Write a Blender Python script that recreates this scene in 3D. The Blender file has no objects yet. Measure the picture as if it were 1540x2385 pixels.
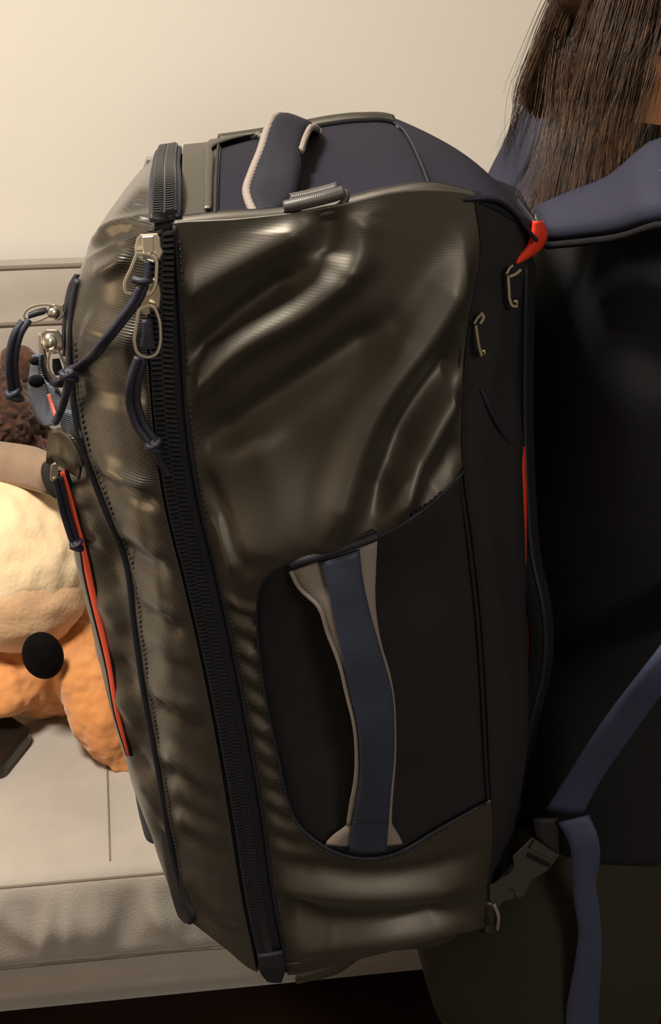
import bpy, bmesh, math, random
import numpy as np
from mathutils import Vector, Matrix, noise

random.seed(7); np.random.seed(7)
SC = bpy.context.scene
COL = SC.collection

# ------------------------------------------------------------------ camera
FPX, W0, H0 = 2800.0, 1540.0, 2385.0
CAMZ, PITCH = 1.55, math.radians(30.0)
cam_d = bpy.data.cameras.new('camera'); cam = bpy.data.objects.new('camera', cam_d); COL.objects.link(cam)
cam.location = (0, 0, CAMZ); cam.rotation_euler = (math.pi/2 - PITCH, 0, 0)
cam_d.sensor_fit = 'VERTICAL'; cam_d.sensor_height = 24.0; cam_d.lens = 24.0*FPX/H0
cam_d.clip_start = 0.02
SC.camera = cam

# ------------------------------------------------------------------ world, lamp, exposure
wd = bpy.data.worlds.new('world'); SC.world = wd; wd.use_nodes = True
wd.node_tree.nodes['Background'].inputs[0].default_value = (1.0, 0.86, 0.70, 1)
wd.node_tree.nodes['Background'].inputs[1].default_value = 0.05
SC.view_settings.view_transform = 'Standard'; SC.view_settings.look = 'None'
SC.view_settings.gamma = 1.0; SC.view_settings.use_curve_mapping = False
SC.view_settings.exposure = 0.52
SC.cycles.use_denoising = True

def area(name, loc, target, size, power, col):
    l = bpy.data.lights.new(name, 'AREA'); l.shape = 'DISK'; l.size = size; l.energy = power; l.color = col
    o = bpy.data.objects.new(name, l); COL.objects.link(o); o.location = loc
    d = Vector(target) - Vector(loc); o.rotation_euler = d.to_track_quat('-Z', 'Y').to_euler()
    return o
LAMPS = [((-0.56, 0.64, 2.42), 0.40, 40.0), ((1.0, -1.2, 2.42), 0.60, 29.0)]  # second lamp is an added fill that evens out wall and sofa brightness
for i, (lp, sz, pw) in enumerate(LAMPS):
    area('ceiling_and_fill_light', lp, (lp[0], lp[1], 0), sz, pw, (1.0, 0.915, 0.80))

# ------------------------------------------------------------------ pixel helpers (photo frame 1540x2385)
CO = np.array([0, 0, CAMZ]); CX = np.array([1.0, 0, 0])
CF = np.array([0, math.cos(PITCH), -math.sin(PITCH)]); CU = np.array([0, math.sin(PITCH), math.cos(PITCH)])
def ray(px, py):
    return CF + (px-W0/2)/FPX*CX - (py-H0/2)/FPX*CU
def atY(px, py, Y):
    d = ray(px, py); return CO + d*(Y/d[1])
def atZ(px, py, z):
    d = ray(px, py); return CO + d*((z-CAMZ)/d[2])

# bag frame: U along the bag's side, W away from the camera through its width, Z up
TH = math.radians(9.0)
BU = np.array([math.cos(TH), math.sin(TH), 0]); BW = np.array([-math.sin(TH), math.cos(TH), 0]); BZ = np.array([0, 0, 1.0])
B0 = atY(740, 1200, 0.68); B0[2] = 0.76
BM = Matrix(((BU[0], BW[0], 0, B0[0]), (BU[1], BW[1], 0, B0[1]), (0, 0, 1, B0[2]), (0, 0, 0, 1)))
R3 = np.array([BU, BW, BZ])
def L(px, py, w):
    d = ray(px, py); t = (w + BW.dot(B0-CO))/BW.dot(d)
    return R3 @ (CO + d*t - B0)
def Ls(pts): return np.array([L(*p) for p in pts])
def to_px(q):
    q = np.asarray(q, float).reshape(-1, 3); p = q @ R3 + B0 - CO
    t = p @ CF
    return np.stack([W0/2 + FPX*(p @ CX)/t, H0/2 - FPX*(p @ CU)/t], 1)
K = 0.00029      # metres per photo pixel at the bag

# ------------------------------------------------------------------ materials
MATS = {}
def newmat(name):
    m = bpy.data.materials.new(name); m.use_nodes = True; MATS[name] = m
    nt = m.node_tree; return m, nt, nt.nodes['Principled BSDF']
def mat(name, col, rough=0.6, spec=0.5, metal=0.0, coat=0.0, sheen=0.0, var=0.0, vscale=8.0, bump=0.0, bscale=400.0,
        ribs=0.0, rib_freq=600.0, rib_axis='Z', grid=0.0, coat_rough=0.2, col2=None, bump2=0.0, b2scale=60.0, tint=None):
    m, nt, b = newmat(name); N = nt.nodes; K_ = nt.links
    b.inputs['Base Color'].default_value = (*col, 1); b.inputs['Roughness'].default_value = rough
    b.inputs['Specular IOR Level'].default_value = spec; b.inputs['Metallic'].default_value = metal
    b.inputs['Coat Weight'].default_value = coat; b.inputs['Coat Roughness'].default_value = coat_rough
    b.inputs['Sheen Weight'].default_value = sheen
    if tint: b.inputs['Specular Tint'].default_value = (*tint, 1)
    tc = N.new('ShaderNodeTexCoord')
    if var > 0 or col2:
        nz = N.new('ShaderNodeTexNoise'); nz.inputs['Scale'].default_value = vscale; nz.inputs['Detail'].default_value = 5
        K_.new(tc.outputs['Object'], nz.inputs['Vector'])
        mx = N.new('ShaderNodeMix'); mx.data_type = 'RGBA'
        c2 = col2 or tuple(c*(1-var) for c in col)
        mx.inputs[6].default_value = (*col, 1); mx.inputs[7].default_value = (*c2, 1)
        rp = N.new('ShaderNodeMapRange'); rp.inputs[1].default_value = .35; rp.inputs[2].default_value = .65
        K_.new(nz.outputs['Fac'], rp.inputs[0]); K_.new(rp.outputs[0], mx.inputs[0]); K_.new(mx.outputs[2], b.inputs['Base Color'])
    last = None
    def addb(sock, strength, dist):
        nonlocal last
        bp = N.new('ShaderNodeBump'); bp.inputs['Strength'].default_value = strength; bp.inputs['Distance'].default_value = dist
        K_.new(sock, bp.inputs['Height'])
        if last: K_.new(last, bp.inputs['Normal'])
        last = bp.outputs['Normal']
    if bump > 0:
        nz = N.new('ShaderNodeTexNoise'); nz.inputs['Scale'].default_value = bscale; nz.inputs['Detail'].default_value = 3
        K_.new(tc.outputs['Object'], nz.inputs['Vector']); addb(nz.outputs['Fac'], bump, 0.002)
    if bump2 > 0:
        nz = N.new('ShaderNodeTexNoise'); nz.inputs['Scale'].default_value = b2scale; nz.inputs['Detail'].default_value = 2
        K_.new(tc.outputs['Object'], nz.inputs['Vector']); addb(nz.outputs['Fac'], bump2, 0.01)
    if ribs > 0:
        wv = N.new('ShaderNodeTexWave'); wv.wave_type = 'BANDS'; wv.bands_direction = rib_axis
        wv.inputs['Scale'].default_value = rib_freq; wv.inputs['Distortion'].default_value = 0.6
        wv.inputs['Detail Scale'].default_value = 0.3
        K_.new(tc.outputs['Object'], wv.inputs['Vector']); addb(wv.outputs['Fac'], ribs, 0.0006)
    if grid > 0:
        mth = []
        for ax in (0, 2):
            sp = N.new('ShaderNodeSeparateXYZ'); K_.new(tc.outputs['Object'], sp.inputs[0])
            m1 = N.new('ShaderNodeMath'); m1.operation = 'MULTIPLY'; m1.inputs[1].default_value = 150.0
            K_.new(sp.outputs[ax], m1.inputs[0])
            m2 = N.new('ShaderNodeMath'); m2.operation = 'FRACT'; K_.new(m1.outputs[0], m2.inputs[0])
            m3 = N.new('ShaderNodeMath'); m3.operation = 'LESS_THAN'; m3.inputs[1].default_value = 0.1; K_.new(m2.outputs[0], m3.inputs[0])
            mth.append(m3)
        mm = N.new('ShaderNodeMath'); mm.operation = 'MAXIMUM'; K_.new(mth[0].outputs[0], mm.inputs[0]); K_.new(mth[1].outputs[0], mm.inputs[1])
        addb(mm.outputs[0], grid, 0.0004)
    if last: K_.new(last, b.inputs['Normal'])
    return m

mat('tarp', (0.0130, 0.0110, 0.0077), rough=0.50, spec=0.95, coat=0.0, tint=(1.0, .92, .80), ribs=0.04, rib_freq=190, grid=0.25)
mat('tarp_lid', (0.016, 0.0135, 0.0095), rough=0.34, spec=0.65, coat=0.5, coat_rough=0.22, ribs=0.5, rib_freq=190, grid=0.2)
mat('navy_nylon', (0.0065, 0.0058, 0.0125), rough=0.75, spec=0.18, bump=0.25, bscale=900)
mat('charcoal_nylon', (0.0075, 0.0070, 0.0085), rough=0.7, spec=0.3, bump=0.25, bscale=900)
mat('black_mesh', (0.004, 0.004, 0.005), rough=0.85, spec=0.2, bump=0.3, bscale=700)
mat('zip_tape', (0.008, 0.008, 0.012), rough=0.7, spec=0.3, ribs=0.2, rib_freq=330)
mat('zip_coil', (0.016, 0.017, 0.020), rough=0.28, spec=0.6)
mat('piping', (0.008, 0.009, 0.015), rough=0.6, spec=0.35, ribs=0.2, rib_freq=300)
mat('webbing_blue', (0.019, 0.026, 0.045), rough=0.55, spec=0.4, ribs=0.12, rib_freq=220)
mat('handle_slate', (0.0085, 0.0088, 0.0135), rough=0.7, spec=0.18, ribs=0.06, rib_freq=260)
mat('webbing_navy', (0.026, 0.032, 0.066), rough=0.6, spec=0.35, ribs=0.08, rib_freq=220)
mat('strap_blue', (0.0185, 0.0190, 0.0335), rough=0.75, spec=0.2, ribs=0.08, rib_freq=300, rib_axis='DIAGONAL')
mat('webbing_light', (0.058, 0.070, 0.096), rough=0.65, spec=0.3, ribs=0.5, rib_freq=180)
mat('binding_grey', (0.18, 0.15, 0.132), rough=0.7, spec=0.3, ribs=0.25, rib_freq=260)
mat('grey_loop', (0.045, 0.041, 0.037), rough=0.45, spec=0.5, ribs=0.2, rib_freq=300, rib_axis='X')
mat('metal', (0.80, 0.74, 0.64), rough=0.30, metal=1.0)
mat('metal_dark', (0.50, 0.43, 0.33), rough=0.35, metal=1.0)
mat('cord', (0.013, 0.013, 0.024), rough=0.6, spec=0.35, ribs=0.15, rib_freq=260)
mat('red_fabric', (0.62, 0.035, 0.012), rough=0.6, spec=0.3)
mat('red_zip', (0.72, 0.085, 0.035), rough=0.5, spec=0.4)
mat('pink_print', (0.70, 0.16, 0.12), rough=0.7)
mat('buckle_plastic', (0.030, 0.029, 0.024), rough=0.35, spec=0.5)
mat('stitch', (0.010, 0.009, 0.008), rough=0.5)
mat('wall_paint', (0.705, 0.672, 0.615), rough=0.9, spec=0.2, bump=0.06, bscale=260)
mat('ceiling_paint', (0.80, 0.77, 0.70), rough=0.95, spec=0.1)
mat('floor_wood', (0.030, 0.014, 0.008), rough=0.45, spec=0.4, var=0.5, vscale=5, bump=0.05, bscale=60)
mat('sofa_velvet', (0.358, 0.322, 0.280), rough=0.85, spec=0.2, sheen=0.25, var=0.10, vscale=14, bump=0.35, bscale=330)
mat('sofa_welt', (0.19, 0.155, 0.125), rough=0.85, spec=0.2)
mat('fur_brown_dark', (0.100, 0.044, 0.026), rough=0.9, spec=0.15, sheen=0.3, col2=(0.032, 0.014, 0.010), vscale=70)
mat('fur_taupe', (0.28, 0.19, 0.13), rough=0.9, spec=0.15, sheen=0.3, var=0.15, vscale=30, bump=0.5, bscale=220)
mat('fur_cream', (0.86, 0.68, 0.44), rough=0.9, spec=0.1, sheen=0.3, col2=(0.78, 0.55, 0.32), vscale=6, bump=0.5, bscale=150)
mat('fur_tan', (0.62, 0.28, 0.10), rough=0.9, spec=0.1, sheen=0.3, col2=(0.50, 0.20, 0.065), vscale=9, bump=0.55, bscale=130)
mat('plush_black', (0.0025, 0.002, 0.002), rough=0.9, spec=0.1)
mat('fur_beige', (0.66, 0.42, 0.24), rough=0.9, spec=0.1, sheen=0.3, bump=0.5, bscale=150)
mat('shade_paper', (0.75, 0.62, 0.42), rough=0.9)
mat('felt_charcoal', (0.030, 0.028, 0.027), rough=0.95, spec=0.1)
mat('black_gloss', (0.008, 0.007, 0.006), rough=0.25, spec=0.5)
mat('jacket_black', (0.0035, 0.0035, 0.0045), rough=0.8, spec=0.25, bump=0.2, bscale=500)
mat('trousers', (0.013, 0.011, 0.0065), rough=0.8, spec=0.25, bump=0.2, bscale=400)
mat('skin', (0.50, 0.22, 0.105), rough=0.5, spec=0.4)
mat('hair', (0.085, 0.042, 0.018), rough=0.45, spec=0.4, col2=(0.022, 0.010, 0.005), vscale=110)
mat('shoe_black', (0.01, 0.01, 0.01), rough=0.6)
mat('eye_dark', (0.02, 0.012, 0.01), rough=0.2)
m_, nt_, b_ = newmat('lamp_bulb'); b_.inputs['Emission Color'].default_value = (1, .70, .40, 1); b_.inputs['Emission Strength'].default_value = 30
mat('lamp_trim', (0.7, 0.68, 0.64), rough=0.5)

b_ = MATS['shade_paper'].node_tree.nodes['Principled BSDF']; b_.inputs['Emission Color'].default_value = (1, .66, .34, 1); b_.inputs["Emission Strength"].default_value = 5.0

# ------------------------------------------------------------------ mesh helpers
def link(name, verts, faces, m, parent=None, smooth=True, kind=None, label=None):
    me = bpy.data.meshes.new(name)
    me.from_pydata(np.asarray(verts, float).tolist(), [], faces.tolist() if isinstance(faces, np.ndarray) else faces); me.update()
    if smooth: me.polygons.foreach_set('use_smooth', [True]*len(me.polygons))
    if m: me.materials.append(MATS[m])
    o = bpy.data.objects.new(name, me); COL.objects.link(o)
    if parent: o.parent = parent
    if kind: o['kind'] = kind
    if label: o['label'] = label
    return o
def empty(name, loc, label, cat, mtx=None):
    o = bpy.data.objects.new(name, None); COL.objects.link(o)
    if mtx is not None: o.matrix_world = mtx
    else: o.location = loc
    o.empty_display_size = 0.05
    o['label'] = label; o['category'] = cat
    return o
class MB:
    def __init__(s): s.v = []; s.f = []
    def add(s, v, f):
        b = len(s.v); s.v.extend(np.asarray(v, float).tolist()); s.f.extend([tuple(i+b for i in q) for q in f]); return s
    def build(s, name, m, parent=None, **k): return link(name, s.v, s.f, m, parent, **k)

def cr_basis(knots, s):
    n = len(knots); A = np.zeros((len(s), n)); knots = np.asarray(knots, float)
    for j, x in enumerate(s):
        i = min(max(int(np.searchsorted(knots, x, side='right')-1), 0), n-2)
        h = knots[i+1]-knots[i]; u = (x-knots[i])/h
        h00 = 2*u**3-3*u**2+1; h10 = u**3-2*u**2+u; h01 = -2*u**3+3*u**2; h11 = u**3-u**2
        A[j, i] += h00; A[j, i+1] += h01
        def tang(k, c):
            if k == 0: A[j, 1] += c/(knots[1]-knots[0]); A[j, 0] -= c/(knots[1]-knots[0])
            elif k == n-1: A[j, n-1] += c/(knots[-1]-knots[-2]); A[j, n-2] -= c/(knots[-1]-knots[-2])
            else:
                a = knots[k]-knots[k-1]; b = knots[k+1]-knots[k]
                # weighted finite differences
                w1 = b/(a+b); w2 = a/(a+b)
                A[j, k] += c*w1/a; A[j, k-1] -= c*w1/a; A[j, k+1] += c*w2/b; A[j, k] -= c*w2/b
        tang(i, h10*h); tang(i+1, h11*h)
    return A
def curve(pts, n):
    pts = np.asarray(pts, float)
    if len(pts) == 2: return pts[0] + np.linspace(0, 1, n)[:, None]*(pts[1]-pts[0])
    d = np.r_[0, np.cumsum(np.maximum(np.linalg.norm(np.diff(pts, axis=0), axis=1), 1e-7)**0.75)]
    return cr_basis(d, np.linspace(0, d[-1], n)) @ pts
def tube(pts, r, seg=8, n=None, cap=True, flat=1.0, closed=False):
    pts = np.asarray(pts, float)
    if n: pts = curve(pts, n)
    N = len(pts); rr = np.full(N, r) if np.isscalar(r) else np.interp(np.linspace(0, 1, N), np.linspace(0, 1, len(r)), r)
    T = np.gradient(pts, axis=0)
    if closed:
        T = np.roll(pts, -1, 0)-np.roll(pts, 1, 0)
    T /= np.linalg.norm(T, axis=1)[:, None]+1e-12
    a = np.array([0, -1.0, 0.1]); a = a-T[0]*a.dot(T[0]); a /= np.linalg.norm(a)
    V = []; F = []
    for i in range(N):
        a = a-T[i]*a.dot(T[i]); a /= np.linalg.norm(a)+1e-12; b = np.cross(T[i], a)
        for k in range(seg):
            th = 2*math.pi*k/seg
            V.append(pts[i] + rr[i]*(math.cos(th)*a*flat + math.sin(th)*b))
    M = N if closed else N-1
    for i in range(M):
        j = (i+1) % N
        for k in range(seg):
            F.append((i*seg+k, i*seg+(k+1) % seg, j*seg+(k+1) % seg, j*seg+k))
    if cap and not closed:
        F.append(tuple(range(seg-1, -1, -1))); F.append(tuple((N-1)*seg+k for k in range(seg)))
    return V, F
def slab(Lp, Rp, th, n=24, m=5, crown=0.0, flip=None):
    """solid strap between two edge curves; th = thickness"""
    A = curve(Lp, n); B = curve(Rp, n)
    G = np.zeros((n, m, 3))
    for j in range(m):
        u = j/(m-1); G[:, j] = A*(1-u)+B*u
    du = np.gradient(G, axis=0); dv = np.gradient(G, axis=1); Nn = np.cross(du, dv)
    Nn /= np.linalg.norm(Nn, axis=2)[..., None]+1e-12
    ref = np.array([0, -1.0, 0]) if flip is None else np.array(flip, float)
    if (Nn @ ref).mean() < 0: Nn = -Nn
    prof = np.array([1-(2*j/(m-1)-1)**4 for j in range(m)])
    T = G + Nn*(th/2*(0.6+0.4*prof) + crown*prof)[None, :, None]; Bt = G - Nn*th/2
    V = np.concatenate([T.reshape(-1, 3), Bt.reshape(-1, 3)]); F = []; o = n*m
    for i in range(n-1):
        for j in range(m-1):
            a = i*m+j; F.append((a, a+1, a+m+1, a+m)); F.append((o+a, o+a+m, o+a+m+1, o+a+1))
        F.append((i*m, i*m+m, o+i*m+m, o+i*m)); F.append((i*m+m-1, o+i*m+m-1, o+i*m+2*m-1, i*m+2*m-1))
    for j in range(m-1):
        F.append((j, o+j, o+j+1, j+1)); e = (n-1)*m; F.append((e+j, e+j+1, o+e+j+1, o+e+j))
    return V, F
def box(c, ax, ay, az):
    c = np.asarray(c); V = [c+sx*np.asarray(ax)+sy*np.asarray(ay)+sz*np.asarray(az) for sx in (-1, 1) for sy in (-1, 1) for sz in (-1, 1)]
    return V, [(0, 1, 3, 2), (4, 6, 7, 5), (0, 4, 5, 1), (2, 3, 7, 6), (0, 2, 6, 4), (1, 5, 7, 3)]
def ellipsoid(c, rx, ry, rz, nu=48, nv=32, rot=None, disp=None):
    V = []; F = []; c = np.asarray(c, float)
    for j in range(nv+1):
        ph = math.pi*j/nv
        for i in range(nu):
            th = 2*math.pi*i/nu
            d = np.array([math.sin(ph)*math.cos(th), math.sin(ph)*math.sin(th), math.cos(ph)])
            k = 1.0 + (disp(d) if disp else 0)
            p = d*np.array([rx, ry, rz])*k
            if rot is not None: p = np.array(rot @ Vector(p))
            V.append(c+p)
    for j in range(nv):
        for i in range(nu):
            F.append((j*nu+i, (j+1)*nu+i, (j+1)*nu+(i+1) % nu, j*nu+(i+1) % nu))
    return V, F
def grid_faces(n, m, flip=False):
    F = []
    for i in range(n-1):
        for j in range(m-1):
            a = i*m+j; q = (a, a+1, a+m+1, a+m); F.append(q[::-1] if flip else q)
    return F
def solid(o, th, off=-1):
    md = o.modifiers.new('thickness', 'SOLIDIFY'); md.thickness = th; md.offset = off; return o

# ================================================================== THE ROOM
def structure(o, label=None):
    o['kind'] = 'structure'
    if label: o['label'] = label
    return o
SA = math.radians(6.8)
SUa = np.array([math.cos(SA), math.sin(SA), 0]); SUb = np.array([-math.sin(SA), math.cos(SA), 0])
S0 = atZ(0, 2370, 0.16); S0[2] = 0
SM = Matrix(((SUa[0], SUb[0], 0, S0[0]), (SUa[1], SUb[1], 0, S0[1]), (0, 0, 1, 0), (0, 0, 0, 1)))
def sofa_local(p):
    q = np.asarray(p)-S0; return np.array([q.dot(SUa), q.dot(SUb), q[2]])
def room_quad(name, pts, m, label):
    V = [tuple(S0*np.array([1, 1, 0]) + SUa*a + SUb*b + np.array([0, 0, z])) for a, b, z in pts]
    return structure(link(name, V, [(0, 1, 2, 3)], m, smooth=False), label)
RX0, RX1, RY0, RY1, RZ = -2.2, 3.2, -4.0, 0.97, 2.45
room_quad('wall_back', [(RX0, RY1, 0), (RX0, RY1, RZ), (RX1, RY1, RZ), (RX1, RY1, 0)], 'wall_paint', 'plain cream painted wall behind the sofa')
room_quad('wall_left', [(RX0, RY0, 0), (RX0, RY0, RZ), (RX0, RY1, RZ), (RX0, RY1, 0)], 'wall_paint', 'plain cream side wall')
room_quad('wall_right', [(RX1, RY1, 0), (RX1, RY1, RZ), (RX1, RY0, RZ), (RX1, RY0, 0)], 'wall_paint', 'plain cream side wall')
room_quad('wall_front', [(RX1, RY0, 0), (RX1, RY0, RZ), (RX0, RY0, RZ), (RX0, RY0, 0)], 'wall_paint', 'plain cream wall facing the sofa')
room_quad('floor', [(RX0, RY0, 0), (RX0, RY1, 0), (RX1, RY1, 0), (RX1, RY0, 0)], 'floor_wood', 'dark brown wooden floor')
room_quad('ceiling', [(RX0, RY0, RZ), (RX1, RY0, RZ), (RX1, RY1, RZ), (RX0, RY1, RZ)], 'ceiling_paint', 'white ceiling')
for i, (lp, sz, pw) in enumerate(LAMPS):
    V, F = tube([(lp[0], lp[1], 2.425), (lp[0], lp[1], 2.45)], sz/2+0.03, seg=40)
    o = link('ceiling_and_fill_lamp', V, F, 'lamp_trim', smooth=False)  # second fixture belongs to the added fill lamp
    o['label'] = ['round ceiling lamp above the sofa', 'added round fill lamp on the ceiling behind the photographer'][i]; o['category'] = 'lamp'; o['group'] = 'ceiling lamps'

# ------------------------------------------------------------------ sofa
sofa = empty('sofa', (0, 0, 0), 'taupe velvet sofa against the cream wall, behind the backpack', 'sofa', SM)
SXL, SXR = -0.75, 1.75
def profile_strip(name, prof, a0, a1, m, na=120, dispf=None, closed=True):
    """sweep a (b,z) profile along the sofa length"""
    prof = np.asarray(prof, float); n = len(prof); V = []; F = []
    for i in range(na):
        a = a0+(a1-a0)*i/(na-1)
        for k, (b, z) in enumerate(prof):
            db, dz = dispf(a, b, z) if dispf else (0, 0)
            V.append((a, b+db, z+dz))
    for i in range(na-1):
        for k in range(n if closed else n-1):
            k2 = (k+1) % n; F.append((i*n+k, i*n+k2, (i+1)*n+k2, (i+1)*n+k))
    F.append(tuple(range(n))[::-1]); F.append(tuple((na-1)*n+k for k in range(n)))
    return link(name, V, F, m, sofa)
def rbox_prof(b0, b1, z0, z1, r, nb=14, nz=14, k=5):
    P = []
    for cx, cz, a0 in ((b0+r, z0+r, math.pi), (b1-r, z0+r, 1.5*math.pi), (b1-r, z1-r, 0), (b0+r, z1-r, .5*math.pi)):
        for i in range(k+1):
            th = a0+math.pi/2*i/k; P.append((cx+r*math.cos(th), cz+r*math.sin(th)))
    # resample for even spacing
    P = np.array(P+[P[0]]); d = np.r_[0, np.cumsum(np.linalg.norm(np.diff(P, axis=0), axis=1))]
    s = np.linspace(0, d[-1], 2*(nb+nz)+1)[:-1]
    return np.stack([np.interp(s, d, P[:, 0]), np.interp(s, d, P[:, 1])], 1)
ZSB, ZST = 0.268, 0.425          # seat cushion bottom / top
profile_strip('base', rbox_prof(0.0, 0.86, 0.16, ZSB-0.004, 0.012), SXL, SXR, 'sofa_velvet')
def seat_disp(a, b, z):
    # upright soft folds gathered on the boxed front edge
    f = 0
    if b < 0.05 and z < ZST-0.02:
        q = math.exp(-((z-0.345)/0.045)**2)
        n1 = noise.noise(Vector((a*13+z*3, z*3, 3.1))); n2 = noise.noise(Vector((a*21-z*4, z*4, 8.4)))
        f = (0.011*max(0, 1-abs(n1)*3.2)+0.007*max(0, 1-abs(n2)*3.6))*q
    dz = 0.004*noise.noise(Vector((a*5, b*5, 1))) if z > ZST-0.01 else 0
    return -f, dz
profile_strip('seat_cushion', rbox_prof(-0.018, 0.72, ZSB, ZST, 0.02, 40, 26), SXL, SXR, 'sofa_velvet', na=420, dispf=seat_disp)
def welt(name, b, z, r=0.0035, wob=0.0):
    pts = [(a, b+wob*noise.noise(Vector((a*7, 2, 0))), z+wob*noise.noise(Vector((a*7, 0, 5)))) for a in np.linspace(SXL, SXR, 140)]
    V, F = tube(pts, r, 6); return link(name, V, F, 'sofa_welt', sofa)
welt('seam', -0.012, ZST-0.011, 0.003); welt('seam', -0.012, ZSB+0.004, 0.004, 0.002)
# stitched line across the seat
p1 = sofa_local(atZ(250, 1800, ZST)); p2 = sofa_local(atZ(256, 1985, ZST))
V, F = tube([(p1[0]+(p2[0]-p1[0])*s, p1[1]+(p2[1]-p1[1])*s-0*s, ZST+0.0005) for s in np.linspace(-2.2, 1.1, 30)], 0.0012, 5)
link('seam', V, F, 'sofa_welt', sofa)
bp = [(0.66, 0.40), (0.70, 0.55), (0.755, 0.70), (0.785, 0.80), (0.797, 0.832), (0.805, 0.842), (0.815, 0.87), (0.828, 0.902), (0.842, 0.917), (0.86, 0.92), (0.90, 0.91), (0.93, 0.89), (0.945, 0.60), (0.945, 0.10), (0.80, 0.10), (0.72, 0.30)]
def back_disp(a, b, z):
    return 0.004*noise.noise(Vector((a*6, z*6, 9))), 0.0015*noise.noise(Vector((a*9, 4, 4)))
bpf = curve(np.array([(x, 0, y) for x, y in bp]), 70)[:, [0, 2]]
profile_strip('back_cushion', bpf, SXL, SXR, 'sofa_velvet', na=90, dispf=back_disp)
welt('seam', 0.796, 0.836, 0.0035); welt('seam', 0.838, 0.917, 0.004)
for sx in (SXL-0.16, SXR):
    prof = rbox_prof(-0.03, 0.93, 0.10, 0.62, 0.05)
    V = []; F = []; n = len(prof)
    for a in np.linspace(sx, sx+0.16, 6): V += [(a, b, z) for b, z in prof]
    for i in range(5):
        for k in range(n): F.append((i*n+k, i*n+(k+1) % n, (i+1)*n+(k+1) % n, (i+1)*n+k))
    F += [tuple(range(n))[::-1], tuple(5*n+k for k in range(n))]
    link('armrest', V, F, 'sofa_velvet', sofa)
for a in (SXL+0.03, SXR-0.08):
    for b in (0.05, 0.80):
        V, F = tube([(a, b, 0.0), (a, b, 0.165)], [0.018, 0.028], 12); link('leg', V, F, 'floor_wood', sofa)

# ------------------------------------------------------------------ floor lamp to the left of the sofa
fl = empty('floor_lamp', (-1.62, 0.66, 0), 'floor lamp with a cream paper shade left of the sofa', 'lamp')
V, F = tube([(0, 0, 0), (0, 0, .012), (0, 0, .025)], [.14, .14, .03], 32); link('base', V, F, 'metal_dark', fl)
V, F = tube([(0, 0, .02), (0, 0, 0.92)], .010, 12); link('pole', V, F, 'metal_dark', fl)
pr = [(0.84, .18), (1.18, .14)]; V = []; F = []
for z, r in pr: V += [(r*math.cos(t), r*math.sin(t), z) for t in np.linspace(0, 2*math.pi, 41)[:-1]]
F = [(k, (k+1) % 40, 40+(k+1) % 40, 40+k) for k in range(40)]
o = link('lamp_shade', V, F, 'shade_paper', fl); solid(o, .002)
V, F = ellipsoid((0, 0, .97), .03, .03, .045, 20, 14); link('bulb', V, F, 'lamp_bulb', fl)

# ================================================================== THE BACKPACK
bag = empty('travel_backpack', (0, 0, 0), 'large grey-olive glossy travel backpack with navy panels, worn on the back', 'backpack', BM)
cols = {
 'C1': ([(188,640),(165,720),(152,850),(150,990),(162,1150),(190,1300),(222,1440),(255,1590),(295,1750),(350,1930),(425,2143)], [.10]*11),
 'C2': ([(205,605),(178,700),(170,845),(190,1010),(240,1160),(298,1310),(316,1450),(340,1615),(372,1790),(402,1970),(447,2146)], [.06]*11),
 'CM': ([(285,560),(275,680),(270,840),(290,1005),(320,1170),(372,1335),(400,1500),(425,1665),(455,1845),(490,2035),(525,2205)], [.018]*11),
 'C3': ([(362,530),(352,662),(346,830),(358,1000),(384,1180),(426,1350),(468,1535),(503,1715),(533,1895),(563,2085),(600,2262)], [.003]*11),
 'C4': ([(405,518),(415,660),(424,830),(436,1000),(464,1175),(505,1345),(545,1530),(578,1710),(608,1890),(634,2080),(670,2268)], [.0]*11),
 'C5': ([(560,508),(570,650),(575,815),(585,985),(605,1160),(640,1330),(675,1510),(705,1690),(735,1865),(765,2050),(790,2243)], [-.012]*11),
 'C6': ([(760,482),(765,625),(770,790),(780,960),(795,1135),(820,1305),(845,1485),(865,1665),(885,1840),(910,2025),(930,2208)], [-.018]*11),
 'C7': ([(950,443),(955,590),(955,760),(960,930),(970,1105),(985,1275),(1000,1455),(1012,1630),(1025,1810),(1040,1990),(1052,2178)], [-.012]*11),
 'C8': ([(1105,455),(1118,590),(1092,750),(1078,905),(1078,1080),(1100,1250),(1120,1430),(1132,1605),(1140,1785),(1148,1960),(1125,2160)], [.0]*11),
 'C9': ([(1252,530),(1222,640),(1208,770),(1205,900),(1212,1060),(1220,1240),(1225,1420),(1230,1590),(1226,1770),(1195,1950),(1150,2140)], [.02]*11),
}
names = ['F2', 'F1', 'C1', 'C2', 'CM', 'C3', 'C4', 'C5', 'C6', 'C7', 'C8', 'C9', 'G1']
CT = {}
for k, (pts, ws) in cols.items(): CT[k] = np.array([L(x, y, w) for (x, y), w in zip(pts, ws)])
CT['F1'] = np.array([L(x+14, y-6, .175) for (x, y) in cols['C1'][0]])
CT['F2'] = np.array([L(x+62, y-20, .25) for (x, y) in cols['C1'][0]])
CT['G1'] = CT['C9'] + np.array([0.004, 0.05, 0.004])
CTRL = np.array([CT[n] for n in names])                   # 13 x 11 x 3
ck = np.r_[0, np.cumsum(np.linalg.norm(np.diff(CTRL, axis=0), axis=2).mean(1))]
rk = np.arange(11, dtype=float)
CI = {n: ck[i] for i, n in enumerate(names)}
def surf(cs, ts):
    A = cr_basis(ck, cs); B = cr_basis(rk, ts)
    return np.einsum('ci,tj,ijk->ctk', A, B, CTRL)
def normals(G):
    a = np.gradient(G, axis=0); b = np.gradient(G, axis=1); n = np.cross(a, b)
    n /= np.linalg.norm(n, axis=2)[..., None]+1e-12
    if n[..., 1].mean() > 0: n = -n
    return n
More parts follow.
